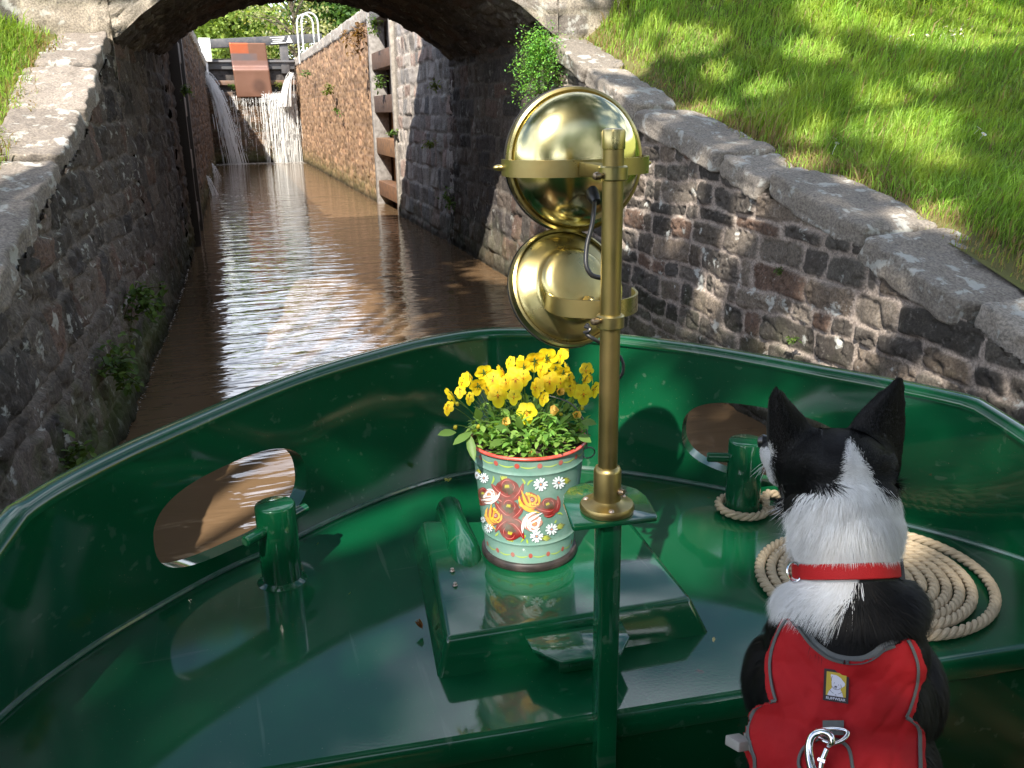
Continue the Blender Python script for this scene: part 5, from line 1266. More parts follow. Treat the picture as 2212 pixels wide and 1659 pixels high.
# daisies
m_dw = mat('daisy_white', (.8, .8, .78), .6); m_dy = mat('daisy_eye', (.75, .5, .03), .6)
def gpt(x, y):
    v = at(x, y, 1)-CAMP; s_ = .8
    for _ in range(400):
        p = CAMP+v*s_
        if p[2] < float(terrain(np.array(p[0]), np.array(p[1])))+.07: break
        s_ *= 1.008
    return p
dm = MB(); 
for k in range(9):
    a = 2*pi*k/9; dm.add([(.003*cos(a-.5), .003*sin(a-.5), 0), (.012*cos(a-.2), .012*sin(a-.2), .002), (.012*cos(a+.2), .012*sin(a+.2), .002), (.003*cos(a+.5), .003*sin(a+.5), 0)], [(0, 1, 2, 3)])
dm.lathe([(0, .003), (.003, .002), (.0042, 0)], 8, mi=1)
dm.tube([(0, 0, -.08), (.004, 0, -.04), (0, 0, 0)], .0008, 4, mi=0)
dproto = dm.build('daisy', [m_dw, m_dy], smooth=False)
rs = random.Random(31); first = True
cl = [('white daisy in the dense patch near the top right of the grass', 'daisies in the dense patch', [(2050+rs.gauss(0, 28), 62+rs.gauss(0, 8)) for _ in range(24)]+[(1930+rs.gauss(0, 6), 84+rs.gauss(0, 3)) for _ in range(3)]),
      ('white daisy in the loose cluster in the middle of the grass slope', 'daisies in the loose cluster', [(1737, 229), (1741, 241), (1725, 244), (1776, 222), (1777, 236), (1787, 250), (1781, 250), (1770, 263), (1813, 243), (1804, 300), (1762, 274), (1808, 310)]),
      ('lone white daisy in the shaded grass at the right edge', 'daisies at the right edge', [(2115, 278), (2125, 290)]), ('lone white daisy in the grass above the wall coping', 'daisies above the coping', [(1601, 150), (1630, 191), (1649, 186)])]
for lb, gr, pts_ in cl:
    for (x, y) in pts_:
        o = dproto if first else dproto.copy()
        if not first: COL.objects.link(o)
        first = False; o.location = gpt(x, y); s_ = 1.0+.35*rs.random(); o.scale = (s_, s_, s_); o.rotation_euler = (rs.uniform(.2, .7), rs.uniform(-.3, .3), rs.random()*6); tag(o, lb, 'daisy', gr)

# bits fallen on the deck
m_bit = leafmat('fallen_bit', .3, .6)
for (x, y, z, sz, c, nm, lb, ct) in ((963, 1042, .45, .011, (.75, .62, .30), 'fallen_petal', 'pale withered petal lying by the deck edge left of the bucket', 'petal'), (912, 1361, .43, .012, (.22, .10, .04), 'dry_leaf', 'curled brown leaf scrap beside the left edge of the hatch', 'leaf'),
      (1332, 945, .60, .007, (.8, .6, .1), 'fallen_petal', 'small yellow petal stuck to the bow right of the pole', 'petal'), (684, 1180, .425, .005, (.35, .42, .1), 'fallen_petal', 'tiny green petal on the deck right of the left bollard', 'petal'), (752, 1287, .425, .005, (.45, .45, .1), 'fallen_petal', 'tiny yellow green scrap on the open left deck', 'petal'),
      (1541, 1389, .425, .006, (.6, .5, .25), 'fallen_petal', 'pale scrap on the deck beyond the right corner of the hatch', 'petal'), (1238, 1180, .505, .009, (.7, .55, .3), 'fallen_petal', 'withered petals caught at the foot of the painted bucket', 'petal')):
    p = Vector(atz(x, y, z)) if nm != 'fallen_petal' or z < .55 else Vector(at(x, y, 2.35)); mb = MB(); rs = random.Random(x)
    for k in range(3 if sz > .008 else 1): leaf_at(mb, p+Vector((rs.uniform(-1, 1)*sz*.5, rs.uniform(-1, 1)*sz*.5, .003)), (rs.uniform(-1, 1), rs.uniform(-1, 1), .35), (0, .2, 1), sz*1.8, sz*.55, c, -.4)
    tag(mb.build(nm, m_bit), lb, ct)
# ================================================================== DOG
def in_poly(x, y, poly):
    x = np.asarray(x, float); y = np.asarray(y, float); c = np.zeros(x.shape, bool); n = len(poly); j = n-1
    for i in range(n):
        xi, yi = poly[i]; xj, yj = poly[j]
        with np.errstate(divide='ignore', invalid='ignore'):
            c ^= ((yi > y) != (yj > y)) & (x < (xj-xi)*(y-yi)/(yj-yi+1e-12)+xi)
        j = i
    return c
def pxa(P):
    v = np.asarray(P)-CAMP; z = v @ CF; return 1106+1913*(v @ CR)/z, 829.5-1913*(v @ CU)/z
def blend(name, balls, limbs, extra, voxel, it):
    bm = bmesh.new()
    for (c, r, R) in balls:
        Mx = Matrix.Translation(Vector(c)) @ R.to_4x4() @ Matrix.Diagonal((*r, 1)); bmesh.ops.create_icosphere(bm, subdivisions=3, radius=1, matrix=Mx)
    for P in limbs:
        for (a, ra), (b, rb) in zip(P[:-1], P[1:]):
            a = Vector(a); b = Vector(b); k = max(2, int((b-a).length/(min(ra, rb)*.35)))
            for i in range(k+1):
                f = i/k; bmesh.ops.create_icosphere(bm, subdivisions=2, radius=ra+(rb-ra)*f, matrix=Matrix.Translation(a.lerp(b, f)))
    me = bpy.data.meshes.new(name+'_tmp'); bm.to_mesh(me); bm.free()
    o = bpy.data.objects.new(name+'_tmp', me); COL.objects.link(o)
    vs = [tuple(v.co) for v in me.vertices]; fs = [tuple(p.vertices) for p in me.polygons]
    for (V, Fc) in extra:
        k = len(vs); vs += [tuple(p) for p in V]; fs += [tuple(i+k for i in f) for f in Fc]
    m2 = bpy.data.meshes.new(name+'_t2'); m2.from_pydata(vs, [], fs); o.data = m2
    rm = o.modifiers.new('r', 'REMESH'); rm.mode = 'VOXEL'; rm.voxel_size = voxel
    sm = o.modifiers.new('s', 'SMOOTH'); sm.factor = .5; sm.iterations = it
    dg = bpy.context.evaluated_depsgraph_get(); out_ = bpy.data.meshes.new_from_object(o.evaluated_get(dg)); out_.name = name
    bpy.data.objects.remove(o); return out_
RC = Matrix(((CR[0], CU[0], -CF[0]), (CR[1], CU[1], -CF[1]), (CR[2], CU[2], -CF[2])))
def ball(x, y, d, rx, ry, rz, roll=0, yaw=0, pitch=0):
    k = d/1913
    return (at(x, y, d), (rx*k, ry*k, rz*k), RC @ Euler((radians(pitch), radians(yaw), radians(roll))).to_matrix())
balls = [ball(1802, 1002, 1.06, 112, 78, 120, 4), ball(1832, 1025, 1.05, 92, 74, 90), ball(1752, 1020, 1.08, 72, 78, 90, -20), ball(1872, 1005, 1.07, 58, 60, 75),
         ball(1712, 1000, 1.12, 58, 46, 60, -20, 0), ball(1680, 985, 1.14, 38, 34, 45, -10), ball(1662, 972, 1.15, 22, 24, 26), ball(1690, 1020, 1.13, 34, 34, 45, -45),
         ball(1818, 1070, 1.05, 106, 105, 110), ball(1828, 1125, 1.045, 103, 110, 108), ball(1829, 1190, 1.045, 90, 125, 98), ball(1832, 1262, 1.05, 96, 95, 108), ball(1836, 1305, 1.055, 142, 95, 138),
         ball(1826, 1390, 1.06, 160, 110, 160), ball(1820, 1500, 1.055, 178, 150, 175), ball(1816, 1640, 1.04, 190, 180, 190), ball(1812, 1820, 1.02, 200, 190, 215), ball(1812, 2020, 1.0, 205, 200, 235), ball(1815, 2150, .99, 190, 150, 215),
         ball(1650, 2100, 1.04, 95, 190, 190, -8), ball(1980, 2100, 1.04, 95, 190, 190, 8), ball(1680, 1480, 1.10, 62, 110, 110), ball(1960, 1480, 1.10, 60, 110, 110)]
seat_z = .428
def pt(x, y, d, z=None):
    p = at(x, y, d); return (p[0], p[1], p[2] if z is None else z)
fl = at(1740, 1560, 1.17); fr = at(1905, 1560, 1.17); fwd = Vector((-BM[0][1]*-1, BM[1][1], 0)).normalized()
limbs = []
for q, sg in ((fl, -1), (fr, 1)):
    sh = Vector(q); limbs.append([(sh, .052), (sh+Vector((0, .03, -.16)), .032), (Vector((sh.x, sh.y+.05, seat_z+.06)), .021), (Vector((sh.x, sh.y+.055, seat_z+.022)), .020), (Vector((sh.x, sh.y+.095, seat_z+.017)), .021)])
for x in (1655, 1975):
    h_ = Vector(at(x, 2080, 1.04)); limbs.append([(h_, .09), (Vector((h_.x, h_.y+.12, seat_z+.09)), .06), (Vector((h_.x, h_.y+.02, seat_z+.03)), .03), (Vector((h_.x, h_.y+.20, seat_z+.022)), .023)])
tb_ = Vector(at(1815, 2240, .96)); limbs.append([(tb_, .045), (Vector((tb_.x+.03, tb_.y-.08, seat_z+.03)), .028), (Vector((tb_.x+.13, tb_.y-.13, seat_z+.022)), .020), (Vector((tb_.x+.22, tb_.y-.10, seat_z+.018)), .012)])
def ear(outline, base, tip, d0, d1, th, cup):
    "a tall pointed ear: outline left and right edges by height, hollow towards the front"
    V = []; n = 9; k_ = 9
    for i, (yl, xl, xr) in enumerate(outline):
        f = i/(len(outline)-1); d = d0+(d1-d0)*f
        for side_ in (0, 1):
            for j in range(n):
                g = j/(n-1); x = xl+(xr-xl)*g; bow = cup*sin(pi*g)*(1-f*.7)
                V.append(at(x, yl, d-bow+(th*(1-.55*f) if side_ else 0)))
    Fc = []; m_ = 2*n
    for i in range(len(outline)-1):
        a, b = i*m_, (i+1)*m_
        for j in range(n-1):
            Fc += [(a+j, a+j+1, b+j+1, b+j), (a+n+j+1, a+n+j, b+n+j, b+n+j+1)]
        Fc += [(a, b, b+n, a+n), (a+n-1, a+2*n-1, b+2*n-1, b+n-1)]
    e = (len(outline)-1)*m_
    for j in range(n-1): Fc += [(j+1, j, n+j, n+j+1), (e+j, e+j+1, e+n+j+1, e+n+j)]
    return V, Fc
earL = ear([(1075, 1707, 1794), (1045, 1687, 1800), (1015, 1671, 1804), (985, 1663, 1794), (955, 1656, 1780), (925, 1652, 1760), (898, 1653, 1739), (875, 1655, 1719), (856, 1659, 1703), (843, 1665, 1691), (834, 1670, 1684)], 0, 0, 1.075, 1.045, .014, .022)
earR = ear([(1080, 1845, 1907), (1050, 1843, 1927), (1020, 1841, 1942), (985, 1831, 1947), (955, 1825, 1954), (925, 1829, 1957), (898, 1847, 1958), (870, 1871, 1958), (848, 1895, 1957), (828, 1920, 1956), (812, 1935, 1954)], 0, 0, 1.075, 1.07, .014, .02)
dme = blend('body', balls, limbs, [earL, earR], .0042, 14)
dog = thing('dog', (*at(1815, 2150, 1.0)[:2], seat_z), 'black and white dog sitting with its back to the viewer, looking left past the rope', 'dog')
W_NECK = [(1831, 945), (1822, 985), (1812, 1030), (1796, 1050), (1772, 1054), (1742, 1060), (1715, 1087), (1688, 1118), (1660, 1250), (1670, 1285), (1715, 1305), (1790, 1312), (1812, 1335), (1832, 1300), (1850, 1262), (1862, 1232), (1895, 1200), (1930, 1215), (1960, 1240), (1990, 1280), (1985, 1230), (1990, 1100), (1950, 1050), (1912, 1058), (1890, 1044), (1868, 1000), (1847, 962)]
W_MUZ = [(1640, 935), (1662, 958), (1672, 975), (1662, 1000), (1672, 1040), (1700, 1070), (1690, 1090), (1630, 1060)]
def dogcol(P, rnd=None):
    x, y = pxa(P); v = np.asarray(P)-CAMP; z = v @ CF; x = x+((rnd[0]) if rnd is not None else 0); y = y+((rnd[1]) if rnd is not None else 0)
    w = in_poly(x, y, W_NECK); mz = in_poly(x, y, W_MUZ); ch = (z > 1.13) & (y > 1040) & (np.abs(x-1828) < 110)       # white chest at the front
    c = np.where((w | mz | ch)[:, None], np.array((.86, .85, .84)), np.array((.004, .004, .005)))
    c = np.where(((P[:, 2] < seat_z+.07))[:, None], np.array((.66, .65, .63)), c)
    nose = (x < 1661) & (y < 966) & (y > 930); c = np.where(nose[:, None], np.array((.012, .012, .014)), c)
    return c
m_skin = mat('short_dog_coat', (.01, .01, .01), .62, vcol=True, bump=(300, .4, .001)); m_fur = mat('dog_fur', (.01, .01, .01), .55, vcol=True, spec=.22)
nv = len(dme.vertices); PV_ = np.empty(nv*3); dme.vertices.foreach_get('co', PV_); PV_ = PV_.reshape(-1, 3)
ca = dme.color_attributes.new('Col', 'FLOAT_COLOR', 'POINT'); c4 = np.ones((nv, 4), np.float32); c4[:, :3] = dogcol(PV_)*.8; ca.data.foreach_set('color', c4.ravel())
dme.materials.append(m_skin); dme.polygons.foreach_set('use_smooth', [True]*len(dme.polygons))
body = link('body', dme, dog)
bvh = BVHTree.FromPolygons([tuple(p) for p in PV_], [tuple(p.vertices) for p in dme.polygons])
def hit(x, y, off=.0):
    o = Vector(CAMP); d = Vector(at(x, y, 1)-CAMP).normalized(); r_ = bvh.ray_cast(o, d)
    return None if r_[0] is None else (r_[0]+r_[1]*off, r_[1])
# face: nose leather, eyes looking ahead-left (seen from the side and front)
mb = MB(); p = Vector(at(1652, 955, 1.155)); mb.lathe([(0, .010), (.007, .008), (.0105, .002), (.009, -.004), (.0, -.006)], 20, M=frame(p, (-.75, .62, -.1))); mb.build('nose', mat('wet_black_nose', (.012, .012, .015), .3, coat=.5, bump=(500, .4, .0005)), dog)
m_eye = mat('dark_eye', (.03, .015, .008), .08, coat=1)
for (x, y, d) in ((1722, 955, 1.165), (1800, 962, 1.185)):
    q = Vector(at(x, y, d)); r_ = bvh.find_nearest(q); mb = MB(); bmx = [(0, .0075), (.004, .0064), (.0068, .003), (.0075, 0), (0, -.004)]; mb.lathe(bmx, 16, M=frame(r_[0]-r_[1]*.002, r_[1])); mb.build('eye', m_eye, dog)
for (x, y, d) in ((1655, 968, 1.155),):
    pass
# harness outline in the photograph's plane, laid on the back by projection
HP = [(1713, 1333), (1722, 1345), (1734, 1360), (1752, 1384), (1769, 1400), (1792, 1416), (1816, 1424), (1842, 1427), (1868, 1424), (1890, 1413), (1906, 1400), (1932, 1390), (1952, 1378), (1962, 1384), (1973, 1405), (1983, 1437), (1983, 1470), (1975, 1505), (1965, 1535), (1958, 1550), (1974, 1560), (1986, 1577), (1988, 1620), (1990, 1720), (1985, 1850), (1900, 1900), (1720, 1900), (1640, 1850), (1622, 1720), (1630, 1650), (1622, 1618), (1614, 1585), (1617, 1560), (1631, 1532), (1652, 1519), (1676, 1514), (1668, 1485), (1663, 1450), (1664, 1416), (1672, 1385), (1686, 1355), (1700, 1338)]
gx = np.arange(1600, 2010, 3.2); gy = np.arange(1325, 1910, 3.2); idm = {}; V = []; Fc = []
xx, yy = np.meshgrid(gx, gy, indexing='ij'); ins = in_poly(xx, yy, HP)
r_n = fbm(xx*.012, yy*.012, 17, 4)
for i in range(len(gx)):
    for j in range(len(gy)):
        if not (ins[max(i-1, 0):i+2, max(j-1, 0):j+2].any()): continue
        x, y = gx[i], gy[j]; k = 0
        if not ins[i, j]:                                          # keep the hem smooth: pull outside points on to the outline
            bd = 1e9
            for a in range(len(HP)):
                (xa, ya), (xb, yb) = HP[a-1], HP[a]; t_ = max(0, min(1, ((gx[i]-xa)*(xb-xa)+(gy[j]-ya)*(yb-ya))/((xb-xa)**2+(yb-ya)**2+1e-9)))
                qx, qy = xa+t_*(xb-xa), ya+t_*(yb-ya); dd = (gx[i]-qx)**2+(gy[j]-qy)**2
                if dd < bd: bd = dd; x, y = qx, qy
        h_ = hit(x, y)
        if h_ is None: continue
        for (x0, y0, x1, y1) in ((1720, 1400, 1840, 1560), (1930, 1420, 1800, 1570), (1700, 1450, 1800, 1640), (1960, 1470, 1850, 1640), (1690, 1520, 1690, 1760), (1948, 1545, 1900, 1720)):
            t_ = max(0, min(1, ((x-x0)*(x1-x0)+(y-y0)*(y1-y0))/((x1-x0)**2+(y1-y0)**2))); dd = math.hypot(x-x0-t_*(x1-x0), y-y0-t_*(y1-y0)); k = max(k, 1-dd/7)
        nn_ = (h_[1]*.6-Vector(CF)*.4).normalized()
        idm[(i, j)] = len(V); V.append(h_[0]+nn_*(.0085+.020*(r_n[i, j]-.5)-.0022*max(0, k)))
# smooth the cloth
VA = np.array([tuple(v) for v in V]); key = list(idm.keys())
for it in range(5):
    VB = VA.copy()
    for (i, j), a in idm.items():
        nb = [idm[q] for q in ((i+1, j), (i-1, j), (i, j+1), (i, j-1)) if q in idm]
        if len(nb) == 4: VB[a] = VA[a]*.5+VA[nb].mean(0)*.5
    VA = VB
for (i, j) in key:
    q = [(i, j), (i, j+1), (i+1, j+1), (i+1, j)]
    if all(t_ in idm for t_ in q) and (ins[i, j]+0+ins[i+1, j]+ins[i, j+1]+ins[i+1, j+1]) >= 1:
        a = [idm[t_] for t_ in q]; e_ = max(np.linalg.norm(VA[a[0]]-VA[a[2]]), np.linalg.norm(VA[a[1]]-VA[a[3]]))
        if e_ < .03: Fc.append(tuple(a))
m_red = mat('red_harness_cloth', (.40, .010, .014), .78, spec=.25, noise=(22, .45, (.28, .008, .012)), bump=(45, .5, .004))
m_grey = mat('grey_binding', (.11, .115, .115), .7, bump=(700, .5, .0006)); m_web = mat('grey_webbing', (.30, .29, .27), .7, bump=(600, .6, .0008))
harness = MB().add(VA, Fc).build('harness', m_red, dog); sol = harness.modifiers.new('thick', 'SOLIDIFY'); sol.thickness = .004; sol.offset = -1
clothbvh = BVHTree.FromPolygons([tuple(p) for p in VA], Fc)
def chit(x, y, off=.002):
    o = Vector(CAMP); d = Vector(at(x, y, 1)-CAMP).normalized(); r_ = clothbvh.ray_cast(o, d)
    if r_[0] is None: r_ = clothbvh.find_nearest(Vector(at(x, y, 1.0))) if False else (bvh.ray_cast(o, d)[0],)
    if r_[0] is None: return None
    return r_[0]-d*off
def strip(name, P, w, m, parent, off=.002, inside=.5, th=.0025):
    "ribbon laid along picture points P"
    P = spl2(P, 8); V = []; n = len(P); rows = 0
    for i, p in enumerate(P):
        t_ = P[min(i+1, n-1)]-P[max(i-1, 0)]; t_ = t_/(np.linalg.norm(t_)+1e-9); nn_ = np.array([-t_[1], t_[0]]); row = []
        for q in (-1, -.5, 0, .5, 1):
            x, y = p+nn_*w*(q*.5+(inside-.5)); c = chit(x, y, off+th*(1-abs(q)**3))
            row.append(c)
        if any(c is None for c in row):
            ok_ = [c for c in row if c is not None]
            if not ok_: continue
            row = [c if c is not None else ok_[0] for c in row]
        V += row; rows += 1
    m2 = MB(); m2.add(V, [(i*5+k, i*5+k+1, i*5+6+k, i*5+5+k) for i in range(rows-1) for k in range(4)]); return m2.build(name, m, parent)
strip('neck_binding', HP[0:12], 19, m_grey, harness, off=.007, inside=.5)
strip('side_binding', HP[11:20], 7, m_grey, harness); strip('side_binding', HP[19:24], 9, m_grey, harness)
strip('side_binding', HP[35:42]+[HP[0]], 7, m_grey, harness); strip('side_binding', HP[28:36], 8, m_grey, harness)
strip('belly_binding', [(1745, 1690), (1725, 1650), (1740, 1612), (1785, 1594), (1830, 1612), (1842, 1660)], 8, m_grey, harness)
# grey buckles at the sides
mb = MB(); c = Vector(at(1596, 1604, 1.04)); mb.box(c, (.011, .006, .012), R=RC @ Euler((0, .5, -.08)).to_matrix()); mb.box(c+Vector(CR)*.014, (.005, .007, .014), R=RC); mb.build('strap_buckle', m_web, harness, bevel=.002)
mb = MB(); c = Vector(at(1999, 1628, 1.05)); mb.box(c, (.010, .006, .020), R=RC @ Euler((0, -.4, .1)).to_matrix()); mb.build('strap_buckle', m_web, harness, bevel=.002)
strip('lead_loop_strap', [(1800, 1556), (1800, 1588)], 46, m_grey, harness, off=.004, th=.003)
# badge
bc = chit(1806, 1482, .001); BN = (chit(1790, 1500, .001)-bc).cross(chit(1822, 1500, .001)-bc).normalized()
if BN.dot(Vector(CF)) > 0: BN = -BN
bxv = (chit(1829, 1487, .001)-chit(1782, 1480, .001)).normalized(); MBd = frame(bc, BN, bxv); q_ = 1.03/1913
def flat(name, poly, z, m, parent, sc=1.): 
    m2 = MB(); m2.prism([(x*q_*sc, y*q_*sc) for x, y in poly], z, z+.0006, M=MBd); return m2.build(name, m, parent, smooth=False)
badge = flat('badge', [(-24, -31), (24, -31), (24, 31), (-24, 31)], .0022, mat('dark_badge_border', (.025, .012, .018), .7), harness)
flat('badge_ground', [(-19, -20), (19, -20), (19, 26), (-19, 26)], .0029, mat('yellow_badge_ground', (.50, .36, .03), .6), badge)
wht = mat('white_badge_thread', (.62, .62, .72), .6); ink = mat('badge_outline', (.06, .05, .08), .7)
flat('badge_dog', [(-16, -20), (-15, -16), (-13.5, -12), (-10.5, -8), (-8, -5), (-8.5, 2), (-9, 8), (-8.5, 10), (-10, 13), (-11, 20), (-10, 21.5), (-6, 21), (-1, 21), (4, 19), (9, 16), (12, 12), (16, 8), (17, 6), (16, 2), (12, -1), (10.5, -3), (8.5, -4), (9, -7), (11, -10), (12.5, -14), (13.5, -18), (14.5, -20)], .0036, wht, badge)
def inkline(P, w=.9, z=.0043):
    m2 = MB(); P = [(x*q_, y*q_) for x, y in P]; m2.tube([MBd @ Vector((x, y, z)) for x, y in P], w*q_*.5, 5); m2.build('badge_line', ink, badge)
inkline([(-8, 18), (-9.5, 13), (-9, 9)]); inkline([(8.5, 4), (9.5, 1), (10, -3)]); inkline([(-8.5, -1), (-6, -4.5), (-2, -7), (0, -7.5), (5, -6.5), (8.5, -3)]); inkline([(-5, -3), (-2, -4), (0, -6), (1, -3)])
inkline([(-12, -9), (-8, -13), (-4, -15)]); inkline([(4, -15), (8, -13.5), (11, -10)]); inkline([(-4, 5.5), (-3.4, 5.2)], 2.6); inkline([(4, 2.5), (4.8, 2.4)], 2.4); inkline([(-2.5, -.5), (-1, -1.6), (1.5, -1.2)], 3.0)
inkline([(-.5, -16), (1.4, -19.2), (-2, -17.2), (1.8, -17.2), (-1.6, -19.2), (-.5, -16)], .6)
tx = bpy.data.curves.new('lettering', 'FONT'); tx.body = 'RUFFWEAR'; tx.size = 7.6*q_; tx.align_x = 'CENTER'; tx.align_y = 'CENTER'; tx.extrude = .0002; tx.offset = .00005
to = bpy.data.objects.new('tmp', tx); COL.objects.link(to); dg = bpy.context.evaluated_depsgraph_get(); tm = bpy.data.meshes.new_from_object(to.evaluated_get(dg)); bpy.data.objects.remove(to)
xs = [v.co.x for v in tm.vertices]; sx_ = 37*q_/(max(xs)-min(xs)); tm.transform(MBd @ Matrix.Translation((0, -25.3*q_, .0034)) @ Matrix.Diagonal((sx_, sx_, 1, 1))); tm.materials.append(wht); link('lettering', tm, badge)
# lead clip
m_chr = mat('chromed_steel', (.75, .75, .77), .12, metal=1, noise=(30, .2, (.5, .5, .5)))
def cp(x, y, up_): return chit(x, y, up_)
clip = thing('lead_clip', tuple(cp(1780, 1610, .01)), 'chromed lead clip hooked to the ring of the red harness', 'clip')
mb = MB(); mb.tube(spl([cp(1764, 1578, .008), cp(1772, 1596, .012), cp(1800, 1606, .014), cp(1824, 1596, .012), cp(1830, 1580, .008), cp(1800, 1574, .007), cp(1764, 1578, .008)], 6), .0024, 10); mb.build('d_ring', m_chr, harness)
mb = MB(); P = spl([cp(1757, 1668, .02), cp(1750, 1640, .02), cp(1748, 1612, .02), cp(1756, 1590, .021), cp(1775, 1581, .022), cp(1793, 1588, .022), cp(1797, 1604, .02), cp(1790, 1612, .016)], 7)
mb.tube(P, [.0052-.0022*(i/(len(P)-1)) for i in range(len(P))], 14); mb.build('hook', m_chr, clip)
mb = MB(); mb.tube([cp(1772, 1668, .02), cp(1775, 1645, .02), cp(1786, 1618, .019)], .0030, 10); mb.tube([cp(1768, 1640, .024), cp(1783, 1646, .024)], .0022, 8); mb.build('gate', m_chr, clip)
mb = MB(); mb.lathe([(.009, -.012), (.010, -.008), (.010, .008), (.007, .012), (.0, .013)], 20, M=frame(cp(1762, 1690, .02), cp(1762, 1670, .02)-cp(1762, 1700, .02))); mb.build('swivel', m_chr, clip)
lead = MB(); Pl = [cp(1762, 1695, .02), cp(1765, 1730, .02)]; p_ = Pl[-1]; Pl += [p_+Vector((.0, -.10, -.10)), p_+Vector((.05, -.25, -.20)), p_+Vector((.10, -.45, -.22))]
V = []
for q in spl(Pl, 8): V += [Vector(q)-Vector(CR)*.01, Vector(q)+Vector(CR)*.01]
lead.add(V, [(2*i, 2*i+1, 2*i+3, 2*i+2) for i in range(len(V)//2-1)]); lo = lead.build('strap', m_web, clip); s2 = lo.modifiers.new('t', 'SOLIDIFY'); s2.thickness = .003
# collar
cc_ = Vector(at(1831, 1232, 1.05)); e1 = Vector(CR); e2 = (-Vector(CF)+Vector(CU)*.20).normalized(); e2 = (e2-e1*e2.dot(e1)).normalized(); e1 = (e1+Vector(CU)*.03).normalized(); ax = e1.cross(e2).normalized(); ax = ax if ax.z > 0 else -ax
rad = []; nC = 64
for i in range(nC):
    a = 2*pi*i/nC; d = (e1*cos(a)+e2*sin(a)).normalized(); r_ = bvh.ray_cast(cc_+d*.25, -d); rad.append((r_[0]-cc_).length if r_[0] else .07)
rad = np.array(rad)
for _ in range(6): rad = (np.roll(rad, 1)+rad*2+np.roll(rad, -1))/4
rad = rad+.0065; V = []; hw_ = .0092
def cpt(a, o=0, z=0):
    i = (a/(2*pi)*nC) % nC; r0 = np.interp(i, range(nC+1), np.append(rad, rad[0])); return cc_+(e1*cos(a)+e2*sin(a))*(r0+o)+ax*z
for i in range(nC):
    a = 2*pi*i/nC
    for (o, z) in ((0, -hw_), (.0018, -hw_+.001), (.0022, 0), (.0018, hw_-.001), (0, hw_), (-.001, 0)): V.append(cpt(a, o, z))
collar = MB().add(V, [(i*6+k, i*6+(k+1) % 6, ((i+1) % nC)*6+(k+1) % 6, ((i+1) % nC)*6+k) for i in range(nC) for k in range(6)]).build('collar', mat('red_collar_webbing', (.46, .012, .014), .65, spec=.3, bump=(800, .8, .0008)), dog)
V = []
for a in np.linspace(.34, .42, 5): V += [cpt(a, .005, -hw_-.002), cpt(a, .005, hw_+.002), cpt(a, .001, hw_+.002), cpt(a, .001, -hw_-.002)]
MB().add(V, [(i*4+k, i*4+(k+1) % 4, i*4+4+(k+1) % 4, i*4+4+k) for i in range(4) for k in range(4)]+[(0, 1, 2, 3), (19, 18, 17, 16)]).build('slider', mat('black_slider', (.02, .02, .02), .4), collar, bevel=.0006)
mb = MB(); c = cpt(3.10, .004, 0); mb.tube([c+(ax*sin(t_)*.011-e1*(cos(t_)*.008)+e1*-.003) for t_ in np.linspace(0, 2*pi, 20, endpoint=False)], .0016, 8, closed=True); mb.build('tag_ring', m_chr, collar)
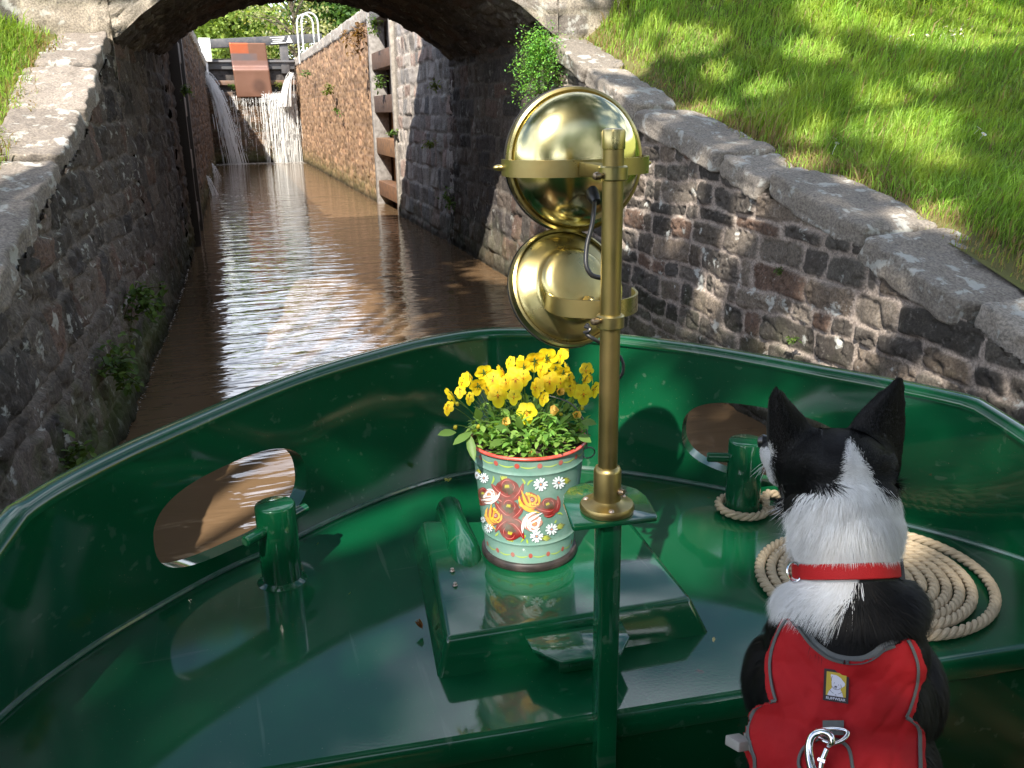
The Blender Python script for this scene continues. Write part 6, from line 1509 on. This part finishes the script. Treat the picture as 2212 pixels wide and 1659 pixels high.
# ---- fur
def fur():
    r = np.random.RandomState(3); tri = np.array([(p.vertices[0], p.vertices[k], p.vertices[k+1]) for p in dme.polygons for k in range(1, len(p.vertices)-1)])
    A, B, C_ = PV_[tri[:, 0]], PV_[tri[:, 1]], PV_[tri[:, 2]]; nr = np.cross(B-A, C_-A); ar = np.linalg.norm(nr, axis=1); nr /= ar[:, None]+1e-12
    ctr = (A+B+C_)/3; vd = ctr-CAMP; vd /= np.linalg.norm(vd, axis=1)[:, None]; cen = PV_.mean(0)
    x_, y_ = pxa(ctr); w = ar*np.where((nr*vd).sum(1) < .25, 1, .15)*np.where(y_ > 1720, .25, 1)*np.where(y_ < 1330, 1.5, 1)
    N = 420000; k = r.choice(len(w), N, p=w/w.sum()); a, b = r.rand(N), r.rand(N); f = a+b > 1; a[f] = 1-a[f]; b[f] = 1-b[f]
    P = A[k]+(B[k]-A[k])*a[:, None]+(C_[k]-A[k])*b[:, None]; n_ = nr[k]; x, y = pxa(P)
    nose_p = at(1655, 965, 1.15); occ = at(1840, 1000, 1.02)
    down = np.tile(np.array([0, 0, -1.])-.25*0, (N, 1)); fl_ = occ-P*1.0; head = (y < 1060)
    back = (P-nose_p); back /= np.linalg.norm(back, axis=1)[:, None]
    # ears grow towards their tips
    jy = y+r.normal(size=N)*16; eL = (jy < 985) & (x < 1775) & (x > 1640) & ((P-CAMP) @ CF < 1.10); eR = (jy < 990) & (x > 1838) & ((P-CAMP) @ CF < 1.12)
    up = np.tile(np.array([0, 0, 1.]), (N, 1))
    bl = sst(1010, 1090, y)[:, None]; dr = back*(1-bl)+down*bl; dr[eL | eR] = up[eL | eR]
    rm = (y > 1090) & (y < 1210); sidew = (x-1828)/120.
    dr = dr+(CR[None, :]*sidew[:, None]*np.where((y > 1060) & (y < 1340), .55, .1)[:, None])
    clump = np.stack([fbm(x*.035+i*7, y*.02, 40+i, 2)-.5 for i in range(3)], -1)
    lo = np.stack([fbm(x*.011+i*5, y*.009, 30+i, 2)-.5 for i in range(3)], -1); dr = dr+clump*.5+lo*1.3+r.normal(size=(N, 3))*.10; dr -= n_*(dr*n_).sum(1)[:, None]*.9; dr /= np.linalg.norm(dr, axis=1)[:, None]+1e-9
    isw = in_poly(x, y, W_NECK)
    L_ = np.where(y < 1040, .006, np.where(y < 1200, .030, np.where(y < 1340, .032, .022))); L_ = np.where(eL | eR, .004, L_); L_ = np.where(in_poly(x, y, W_MUZ) | (x < 1715) & (y < 1040), .0035, L_)
    L_ = L_*sst(985, 1120, y)**.5*1.0+.004*(1-sst(985, 1120, y)); L_ = L_*r.uniform(.6, 1.25, N)
    lift = np.where(y < 1060, .12, .22)[:, None]*r.uniform(.5, 1.4, (N, 1))
    col = dogcol(P, (r.normal(size=N)*4, r.normal(size=N)*5))
    iswc = col[:, 0] > .3
    keep = ~(in_poly(x, y, HP) & ((n_*((P-CAMP)/np.linalg.norm(P-CAMP, axis=1)[:, None])).sum(1) < .3))
    dc = np.abs((P-np.array(cc_)) @ np.array(ax)); keep &= dc > hw_+.001
    above = ((P-np.array(cc_)) @ np.array(ax)); lim = np.where((above > 0) & (above < .05), np.maximum(above-hw_+.003, .003)/.75, 9); L_ = np.minimum(L_, lim)
    keep &= ~((x < 1662) & (y < 968))
    hn = in_poly(x, y, [(px_+(1828-px_)*-.03, py_-34) for px_, py_ in HP]) & ~in_poly(x, y, HP); L_ = np.where(hn, L_*.8, L_)
    P, n_, dr, L_, lift, col, x, y, iswc = [q[keep] for q in (P, n_, dr, L_, lift, col, x, y, iswc)]; N = len(P)
    T1 = dr*L_[:, None]*.5+n_*L_[:, None]*lift*.7; T2 = dr*L_[:, None]+n_*L_[:, None]*lift*.75
    grav = np.array([0, 0, -1.])*(L_*.12)[:, None]*np.where(y > 1060, 1, 0)[:, None]; T2 = T2+grav
    s_ = np.cross(dr, n_); s_ /= np.linalg.norm(s_, axis=1)[:, None]+1e-9; wd = (r.uniform(.0002, .00045, (N, 1)))*np.where(L_ < .007, .7, 1)[:, None]
    V = np.stack([P-n_*.001-s_*wd, P-n_*.001+s_*wd, P+T1-s_*wd*.8, P+T1+s_*wd*.8, P+T2], 1).reshape(-1, 3); i = np.arange(N)[:, None]*5
    F_ = np.concatenate([i+[0, 1, 3], i+[0, 3, 2], i+[2, 3, 4]]); g = r.uniform(.85, 1.1, (N, 1))*(.62+.72*fbm(x*.075, y*.022, 60, 3))[:, None]; col = np.clip(col*g, 0, .85)
    brown = (r.rand(N) < .08) & ~iswc; col[brown] = np.array((.014, .011, .009))
    return fast('fur', V, F_, m_fur, dog, True, np.repeat(col, 5, 0))
fur()['kind'] = 'stuff'
mb = MB(); rs = random.Random(6)
for i in range(7):
    p = Vector(at(1662+rs.uniform(-4, 8), 990+rs.uniform(-10, 14), 1.13)); d = Vector(CR)*-rs.uniform(.2, .9)+Vector((0, 0, -rs.uniform(.3, .9))); mb.tube([p, p+d*.014, p+d*.028+Vector((0, 0, -.004))], [.0003, .00022, .0001], 4, col=(.8, .8, .8))
mb.build('whiskers', mat('whisker', (.7, .7, .7), .5), dog)
